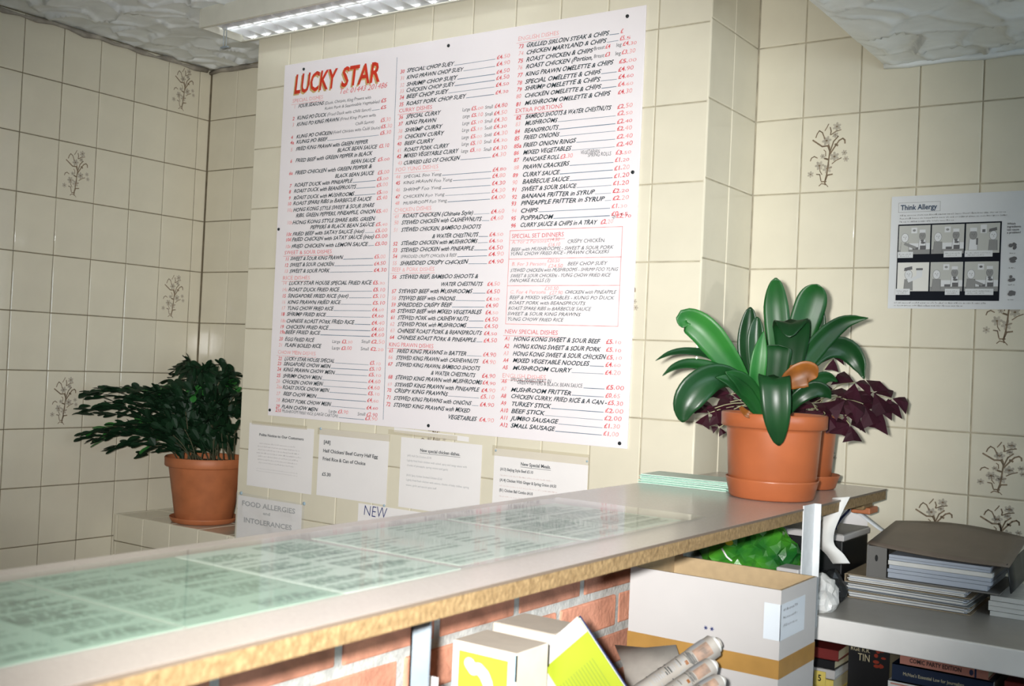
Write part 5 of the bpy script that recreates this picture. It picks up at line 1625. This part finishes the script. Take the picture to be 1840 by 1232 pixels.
fk.box(fo.x - .012, fo.x + .008, 1.1185, 1.1215, fo.z - .05, fo.z - .02); fk.box(fo.x - .004, fo.x, 1.1185, 1.1215, ZS, fo.z - .05)
solo('plastic_fork', fk, 'paper', 'small white plastic fork upright beside the yellow carton', 'fork', (fo.x, 1.12, ZS))

# lime booklet leaning corner-up
gb = thing('lime_booklet', 'lime green booklet with white spine leaning corner up', 'booklet', (-.77, 1.37, ZS))
c0 = at(1038, 1107, 1, 1.40); d1 = (at(982, 1156, 1, 1.40) - c0); d1.normalize(); d2 = Vector((-d1.z, 0, d1.x)); 
if d2.z > 0: d2 = -d2
nb = Vector((0, -1, 0)); H_ = .170; W_ = .42
def bk_(a0, a1, b0, b1, y0, y1):
    mb = MB(); P8 = [c0 + d1 * a + d2 * b + Vector((0, y, 0)) for y in (y0, y1) for (a, b) in ((a0, b0), (a1, b0), (a1, b1), (a0, b1))]
    mb.v = [tuple(p) for p in P8]; mb.f = [(0, 1, 2, 3), (7, 6, 5, 4), (0, 4, 5, 1), (1, 5, 6, 2), (2, 6, 7, 3), (3, 7, 4, 0)]; mb.m = [0] * 6; return mb
blen = (c0.z - ZS - .004) / (abs(d2.z)) * .62
lc_ = part('cover', bk_(0, H_, 0, blen, 0, .0012), 'lime', gb); part('pages', bk_(.002, H_ - .002, .002, blen - .002, .0013, .007), 'page_white', gb); part('back_cover', bk_(0, H_, 0, blen, .0071, .0082), 'navy', gb)
part('white_spine', bk_(0, H_, 0, .026, -.0006, -.0001), 'card_white', lc_)
t = MB()
for k in range(18):
    a = .018 + k * .006; q0 = c0 + d1 * a + d2 * .06 + Vector((0, -.0005, 0)); q1 = c0 + d1 * a + d2 * min(blen * .9, .17 + .01 * (k % 3)) + Vector((0, -.0005, 0)); 
    t.poly([q0, q0 + d1 * .0016, q1 + d1 * .0016, q1])
part('printed_lines', t, 'lime_line', lc_)
wp_ = bk_(.098, H_, .035, blen, -.0022, -.0008); part('white_flap', wp_, 'card_white', gb)

# rolled newspapers
NP = [((1150, 1250), (1282, 1160), .030, 'newspaper folded into a thick roll, topmost of the bundle'), ((1165, 1275), (1275, 1200), .026, 'newspaper roll in the middle of the bundle before the white carton'), ((1185, 1290), (1288, 1228), .024, 'lowest newspaper roll of the bundle before the white carton')]
for i, (pa, pb, rad, lab) in enumerate(NP):
    a = at(*pa, 1, 1.66 - .06 * i); b = at(*pb, 1, 1.76 - .06 * i); ax = (b - a).normalized(); a = a - ax * .06
    nw = thing('newspaper', lab, 'newspaper', tuple((a + b) / 2), 'newspapers bundled before the carton')
    u_ = ax.cross(Vector((0, -1, 0))).normalized(); v_ = u_.cross(ax)
    for layer, (s, m_) in enumerate(((1.0, 'newsprint'), (.74, 'page_white'), (.48, 'newsprint'))):
        rows = []
        for k in range(9):
            q = a.lerp(b, k / 8) + ax * (.006 * layer); rows.append([q + (u_ * math.cos(th) * rad * s * .66 + v_ * math.sin(th) * rad * s) for th in [2 * PI * j / 20 for j in range(21)]])
        mb = MB(); mb.grid(rows); mb.poly(rows[-1][:-1])
        part('folded_pages', mb, m_, nw, True)
    t = MB(); rr = random.Random(70 + i); sL = (b - a).length
    def band(p0, p1, t0, t1, lift=.0006):
        n_ = max(1, int((t1 - t0) / .2))
        rws = [[a + ax * p + u_ * math.cos(t0 + (t1 - t0) * q / n_) * (rad * .66 + lift) + v_ * math.sin(t0 + (t1 - t0) * q / n_) * (rad + lift) for q in range(n_ + 1)] for p in (p0, p1)]
        t.grid(rws)
    p0 = sL * .30; bold_ = 0
    while p0 < sL * .72:
        ww = sL * .010
        for (t0, t1) in ((.5, 1.35), (1.5, 2.4), (2.55, 3.3)):
            if rr.random() < .72: t.cur = 0 if rr.random() < .25 else 1; band(p0, p0 + ww * rr.uniform(.5, 1.1), t0 + rr.uniform(0, .1), t1 - rr.uniform(0, .5))
        p0 += ww * 1.9
    t.cur = 2; band(sL * .80, sL * .94, .9 + .2 * i, 2.1); t.cur = 1; band(sL * .80, sL * .94, 2.2, 3.2)
    for q_ in range(7): t.cur = 0; band(sL * (.735 + .008 * q_), sL * (.735 + .008 * q_ + rr.uniform(.003, .006)), 1.0 + rr.uniform(0, .3), 2.0 + rr.uniform(-.4, .6))
    t.cur = 3; band(sL * .70, sL * .725, 1.35, 1.7, .0009)
    part('newsprint_type', t, ['news_dark', 'type_grey', 'news_photo', 'leaf_dead'], nw)
pa = MB(); a = at(1130, 1240, 1, 1.72); b = at(1215, 1165, 1, 1.80)
pa.grid([[at(1105, 1160, 1, 1.79), at(1160, 1165, 1, 1.80), at(1215, 1160, 1, 1.81)], [at(1120, 1195, 1, 1.76), at(1170, 1200, 1, 1.76), at(1225, 1192, 1, 1.78)], [at(1130, 1250, 1, 1.73), at(1180, 1250, 1, 1.72), at(1235, 1240, 1, 1.74)], [at(1130, 1300, 1, 1.73), at(1180, 1300, 1, 1.72), at(1235, 1300, 1, 1.74)]])
lp = solo('loose_newspaper', pa, 'newsprint', 'loose grey newspaper page behind the rolled ones', 'newspaper', tuple(at(1170, 1300, 1, 1.73)), smooth=True)
md = lp.modifiers.new('t', 'SOLIDIFY'); md.thickness = .003

# ================================================================== SHELF BEHIND THE COUNTER
SZ = .900
sh = thing('wall_shelf', 'grey shelf with thick white front edge beyond the counter', 'shelf', (-.2, 2.5, SZ - .048))
part('board', MB().box(-1.155, .95, 2.262, YF - .004, SZ - .046, SZ, ch=.001), 'shelf_top', sh)
part('front_edge', MB().box(-1.155, .95, 2.250, 2.2615, SZ - .048, SZ + .001, ch=.002), 'shelf_edge', sh)
ls = thing('lower_shelf', 'dark shelf of books under the white-edged shelf', 'shelf', (-.2, 2.5, .64))
part('board', MB().box(-1.10, .95, 2.27, YF - .004, .64, .66), 'dark_wood', ls)
for x in (-1.02, .90): part('side_support', MB().box(x, x + .02, 2.30, YF - .006, 0, SZ - .05), 'dark_wood', ls)

def blob(name, c, r, m, label, cat, seed, amp=.25, cuts_=3, extra=None, flat=.0):
    bm = bmesh.new(); bmesh.ops.create_icosphere(bm, subdivisions=cuts_ + 1, radius=1); rr = random.Random(seed)
    ph = [(Vector((rr.uniform(-1, 1), rr.uniform(-1, 1), rr.uniform(-1, 1))).normalized(), rr.uniform(1.5, 6), rr.uniform(0, 6)) for _ in range(9)]
    for v in bm.verts:
        n_ = v.co.copy(); k = 1 + amp * sum(abs(math.sin(d.dot(n_) * f_ + p)) - .6 for d, f_, p in ph) / 3.0
        q = n_ * k; v.co = Vector((q.x * r[0], q.y * r[1], q.z * r[2]))
    zmin = min(v.co.z for v in bm.verts)
    for v in bm.verts:
        v.co += Vector((rr.uniform(-1, 1) * r[0], rr.uniform(-1, 1) * r[1], rr.uniform(-1, 1) * r[2])) * .055
        if v.co.z < -r[2] * .75: v.co.z = -r[2] * .75
    me = bpy.data.meshes.new(name); bm.to_mesh(me); bm.free(); me.materials.append(MATS[m])
    ob = bpy.data.objects.new(name, me); COL.objects.link(ob); ob.location = c; ob['label'] = label; ob['category'] = cat
    return ob
gbag = blob('green_bag', (-.985, 2.40, SZ + .0715), (.108, .105, .095), 'bag_green', 'crumpled bright green plastic bag tucked under the counter', 'bag', 5, .30, 3)
t = MB(); q = at(1297, 985, 1, 2.29); t.tube([q, at(1306, 1000, 1, 2.285), at(1318, 1010, 1, 2.29)], .0022, 6); ob = part('bag_print', t, 'paper', gbag, True)
t = MB(); q = at(1310, 974, 1, 2.292); t.disc(q.x, q.z, .010, .007, X1, Z1, (0, q.y, 0), 10); ob = part('bag_print', t, 'bag_yellow', gbag)
solo('white_packet', MB().box(-.862, -.812, 2.272, 2.33, SZ + .0005, .986, ch=.003), 'card_white', 'little white packet between green bag and metal upright', 'packet', (-.84, 2.30, SZ))

db = thing('storage_box', 'black storage box with flat grey lid under the counter end', 'box', (-.84, 2.62, SZ))
part('body', MB().box(-.975, -.802, 2.53, 2.72, SZ + .0005, 1.020, ch=.003), 'black_plastic', db)
ld_ = part('lid', MB().box(-.980, -.798, 2.525, 2.725, 1.020, 1.034, ch=.002), 'card_white', db); part('lid_top', MB().box(-.977, -.801, 2.528, 2.722, 1.034, 1.036), 'grey_card', ld_)
blob('black_bag', (-.795, 2.425, SZ + .0285), (.036, .036, .038), 'black_plastic', 'small crumpled black bag before the storage box', 'bag', 9, .3, 2)
blob('clear_bag', (-.775, 2.32, SZ + .030), (.032, .04, .04), 'bag_clear', 'crumpled clear plastic bag at the shelf end beside the upright', 'bag', 12, .35, 2)

def ribbon(name, pts, wd, m, label, cat, side, th=.0006):
    P = [Vector(p) for p in pts]; C = []
    for i in range(len(P) - 1):
        for k in range(6):
            t_ = k / 6; p0 = P[max(i - 1, 0)]; p1 = P[i]; p2 = P[i + 1]; p3 = P[min(i + 2, len(P) - 1)]
            C.append(.5 * ((2 * p1) + (p2 - p0) * t_ + (2 * p0 - 5 * p1 + 4 * p2 - p3) * t_ * t_ + (3 * p1 - p0 - 3 * p2 + p3) * t_ ** 3))
    C.append(P[-1]); s = Vector(side).normalized() * wd / 2
    mb = MB(); mb.grid([[c - s, c + s] for c in C]); ob = solo(name, mb, m, label, cat, tuple(P[0]), smooth=True)
    md = ob.modifiers.new('t', 'SOLIDIFY'); md.thickness = th
ribbon('paper_strip', [at(1512, 893, 1, 2.30), at(1496, 925, 1, 2.29), at(1484, 955, 1, 2.29), at(1484, 978, 1, 2.30), at(1500, 995, 1, 2.31), at(1512, 1012, 1, 2.32)], .036, 'page_white', 'curled white paper strip hanging from the counter edge', 'paper strip', (1, .1, .15))
ribbon('paper_strip', [at(1530, 908, 1, 2.60), at(1556, 930, 1, 2.62), at(1590, 955, 1, 2.64), at(1622, 966, 1, 2.66), at(1648, 968, 1, 2.68)], .018, 'paper_grey', 'long pale paper strip trailing from counter end to binder', 'paper strip', (.35, 1, .1))
solo('wall_sheet', MB().box(-.905, -.822, YF - .004, YF - .0035, .985, 1.10), 'paper', 'blank white sheet stuck to tiles below the counter end', 'paper', (-.86, YF - .004, .985))
cb = MB(); cb.tube([at(1532, 903, 1, 2.60), at(1524, 918, 1, 2.60), at(1512, 930, 1, 2.60), at(1502, 945, 1, 2.60), at(1500, 985, 1, 2.60)], .003, 6)
solo('cable', cb, 'navy', 'dark cable looping down below the counter end', 'cable', tuple(at(1500, 985, 1, 2.60)), smooth=True)

# folders and binder
for i, (z0, z1, dx, ang, m_, lab) in enumerate(((.9005, .916, -.002, 1.5, 'folder_buff', 'buff document folder at the bottom of the shelf pile'), (.917, .934, .0, -1.0, 'folder_grey', 'grey document folder in the middle of the shelf pile'), (.935, .953, -.004, 2.0, 'folder_buff', 'buff folder stuffed with papers directly under the binder'))):
    fd = thing('document_folder', lab, 'folder', (-.65, 2.62, z0), 'document folders piled on the shelf')
    M = Matrix.Translation((-.650 + dx, 2.622, 0)) @ Matrix.Rotation(math.radians(ang), 4, 'Z')
    part('back_cover', MB().box(-.135, .135, -.118, .118, z0, z0 + .0016, M), m_, fd); part('front_cover', MB().box(-.133, .135, -.115, .118, z1 - .0016, z1, M), m_, fd)
    part('spine', MB().box(-.135, -.1335, -.118, .118, z0, z1, M), m_, fd)
    zz = z0 + .0022; k = 0
    while zz < z1 - .004:
        h_ = random.uniform(.0012, .003); part('paper_sheaf', MB().box(-.128 + random.uniform(-.004, .004), .126 + random.uniform(-.006, .006), -.113 + random.uniform(-.008, .003), .112, zz, min(zz + h_ * .85, z1 - .0018), M), 'page_white' if k % 3 else 'page_edge', fd); zz += h_; k += 1
bi = thing('ring_binder', 'open brown lever-arch binder stuffed with papers on top of the pile', 'binder', (-.60, 2.62, .954))
BM_ = Matrix.Translation((-.600, 2.622, 0)) @ Matrix.Rotation(math.radians(1.5), 4, 'Z')
part('back_cover', MB().box(-.135, .140, -.125, .120, .954, .957, BM_), 'binder_spine', bi)
part('spine', MB().box(-.138, -.134, -.125, .120, .954, 1.030, BM_), 'binder_spine', bi)
mb = MB(); mb.box(-.134, -.095, -.124, -.1215, .957, 1.024, BM_); sf_ = part('spine_flap', mb, 'binder_spine', bi)
mb = MB(); mb.disc(-.117, .998, .0035, .0075, X1, Z1, (0, -.1245, 0), 12); mb.v = [tuple(BM_ @ Vector(p)) for p in mb.v]; part('finger_hole', mb, 'black_plastic', sf_)
zz = .958
for k in range(6):
    h_ = (.012, .008, .009, .010, .006, .007)[k]
    part('paper_sheaf', MB().box(-.092 + random.uniform(-.002, .002), .118 + random.uniform(-.004, .006), -.118 + random.uniform(-.004, .002), .112, zz, zz + h_ - .0006, BM_, ch=.0005), 'page_edge' if k != 3 else 'page_white', bi); zz += h_
rows = []
for j in range(9):
    v = j / 8; rows.append([])
    for i in range(13):
        u = i / 12; x = -.138 + .295 * u; y = -.128 + .250 * v
        z = 1.030 + .026 * v * (1 - .2 * u) - .012 * u * (1 - v) + .012 * math.sin(u * PI) * v - .010 * math.sin(u * PI) * (1 - v) * .5
        rows[-1].append(BM_ @ Vector((x, y, z)))
mb = MB(); mb.grid(rows); ob = part('front_cover', mb, 'binder_cover', bi, True); md = ob.modifiers.new('t', 'SOLIDIFY'); md.thickness = .003
rows = [[BM_ @ Vector((.150 + .01 * s, y, 1.02 - .05 * s - .01 * s * s + .02 * (y + .125))) for y in (-.12, -.04, .04, .115)] for s in (0, .3, .6, 1.0)]
mb = MB(); mb.grid(rows); ob = part('cover_flap', mb, 'black_plastic', bi, True); md = ob.modifiers.new('t', 'SOLIDIFY'); md.thickness = .002
pp = thing('paper_ream', 'stack of plain white paper at the frame edge of the shelf', 'paper', (-.38, 2.66, SZ))
for k in range(4): part('paper_sheaf', MB().box(-.485 + random.uniform(-.003, .003), -.28, 2.545 + random.uniform(-.003, .003), 2.755, SZ + .0005 + k * .011, SZ + .0105 + k * .011), 'page_white', pp)

# books on the lower shelf
th_spine = {}
def book(x0, x1, y0, y1, z0, z1, cov, page, label, ang=0, spine='front', name='book'):
    th = thing(name, label, 'book', ((x0 + x1) / 2, (y0 + y1) / 2, z0), 'books on the lower shelf')
    c = Vector(((x0 + x1) / 2, (y0 + y1) / 2, 0)); M = Matrix.Translation(c) @ Matrix.Rotation(math.radians(ang), 4, 'Z') @ Matrix.Translation(-c)
    part('back_cover', MB().box(x0, x1, y0, y1, z0, z0 + .0015, M), cov, th); part('front_cover', MB().box(x0, x1, y0, y1, z1 - .0015, z1, M), cov, th)
    part('pages', MB().box(x0 + .003, x1 - .003, y0 + .003, y1 - .003, z0 + .0016, z1 - .0016, M), page, th)
    if spine == 'front': sp_ = part('spine', MB().box(x0, x1, y0, y0 + .0015, z0, z1, M), cov, th)
    th_spine[th.name] = sp_
    return sp_, M
bz = .6605
for i, hgt in enumerate((.030, .034, .032)):
    book(-.63 - .003 * i, -.43, 2.305, 2.52, bz, bz + hgt, ('grey_card', 'book_black', 'folder_grey')[i], 'page_white', ('grey hardback at the bottom of the right-hand book pile', 'black hardback second from the bottom of the right-hand book pile', 'grey paperback third from the bottom of the right-hand book pile')[i]); bz += hgt + .0005
b_, M = book(-.625, -.415, 2.300, 2.50, bz, .7865, 'page_white', 'page_white', 'thick white paperback with pink edge under the navy law book')
t = MB(); t.rect(-.620, -.42, .779, .782, X1, Z1, (0, 2.2995, 0)); part('spine_stripe', t, 'book_pink', b_)
b_, M = book(-.618, -.425, 2.300, 2.49, .787, .8215, 'book_navy', 'page_white', "navy paperback spine lettered Essential Law for Journalists")
t = MB(); write(t, "McNae's Essential Law for Journalists", (-.596, 2.2994, .801), X1, Z1, .0066, .118, 'reg'); part('spine_lettering', t, 'page_cream', b_)
t = MB(); t.rect(-.452, -.426, .788, .806, X1, Z1, (0, 2.2994, 0)); part('spine_patch', t, 'label_blue', b_)
b_, M = book(-.603, -.435, 2.300, 2.48, .822, .8425, 'book_pink', 'page_cream', 'thin pink spine lettered COMIC PARTY EDITION on top of the pile')
t = MB(); write(t, 'COMIC PARTY EDITION', (-.584, 2.2994, .829), X1, Z1, .0085, .100, 'bold'); part('spine_lettering', t, 'book_black', b_)
t = MB(); t.disc(-.466, .832, .004, .006, X1, Z1, (0, 2.2994, 0), 10); t.rect(-.460, -.4565, .8225, .842, X1, Z1, (0, 2.2993, 0)); part('spine_mark', t, 'navy', b_)
solo('red_book', MB().box(-.408, -.36, 2.31, 2.48, .6605, .826, ch=.002), 'book_red', 'dark red book standing at the right edge of the lower shelf', 'book', (-.385, 2.40, .6605))
bz = .6605
for i, hgt in enumerate((.034, .036, .030)):
    book(-.875, -.745 + .003 * i, 2.300, 2.47, bz, bz + hgt, ('book_black', 'folder_buff', 'yellow_tag')[i], 'page_cream', ('black paperback at the bottom of the left-hand book pile', 'brown paperback second from the bottom of the left-hand book pile', 'yellow-spined paperback under the white one in the left-hand pile')[i], (1, -1, 1)[i]); bz += hgt + .0005
t = MB(); tg = at(1472, 1218, 1, 2.285)
yt = solo('number_tag', MB().box(tg.x - .012, tg.x + .012, 2.288, 2.290, tg.z - .016, tg.z + .014), 'yellow_tag', 'small yellow tag numbered 5 at the foot of the left-hand books', 'tag', (tg.x, 2.289, tg.z))
write(t, '5', (tg.x - .004, 2.2875, tg.z - .006), X1, Z1, .013, .008, 'bold'); part('number', t, 'book_black', yt)
book(-.86, -.738, 2.300, 2.46, bz, bz + .020, 'card_white', 'page_white', 'thin white paperback lying in the left-hand book pile', 2)
b_, M = book(-.86, -.735, 2.302, 2.46, bz + .021, .8015, 'book_black', 'page_cream', 'black paperback just below the red one', -1)
book(-.85, -.732, 2.300, 2.45, .802, .825, 'book_red', 'page_cream', 'worn dark red paperback topmost of the left-hand pile', 2)
b_, M = book(-.726, -.640, 2.36, 2.50, .6605, .838, 'book_black', 'page_cream', 'black upright book with white capitals and red flame pattern', 0)
t = MB(); 

t = MB(); write(t, 'RGE R.R.', (-.722, 2.3594, .818), X1, Z1, .0085, .042, 'reg'); write(t, 'TIN', (-.706, 2.3594, .799), X1, Z1, .015, .026, 'reg'); part('cover_lettering', t, 'page_cream', b_)
t = MB(); rr = random.Random(3)
for k in range(9): t.disc(-.660 + rr.uniform(-.014, .012), .812 + rr.uniform(-.02, .022), rr.uniform(.003, .007), rr.uniform(.002, .006), X1, Z1, (0, 2.3594 - .0001 * k, 0), 7)
part('flame_print', t, 'book_flame', b_)
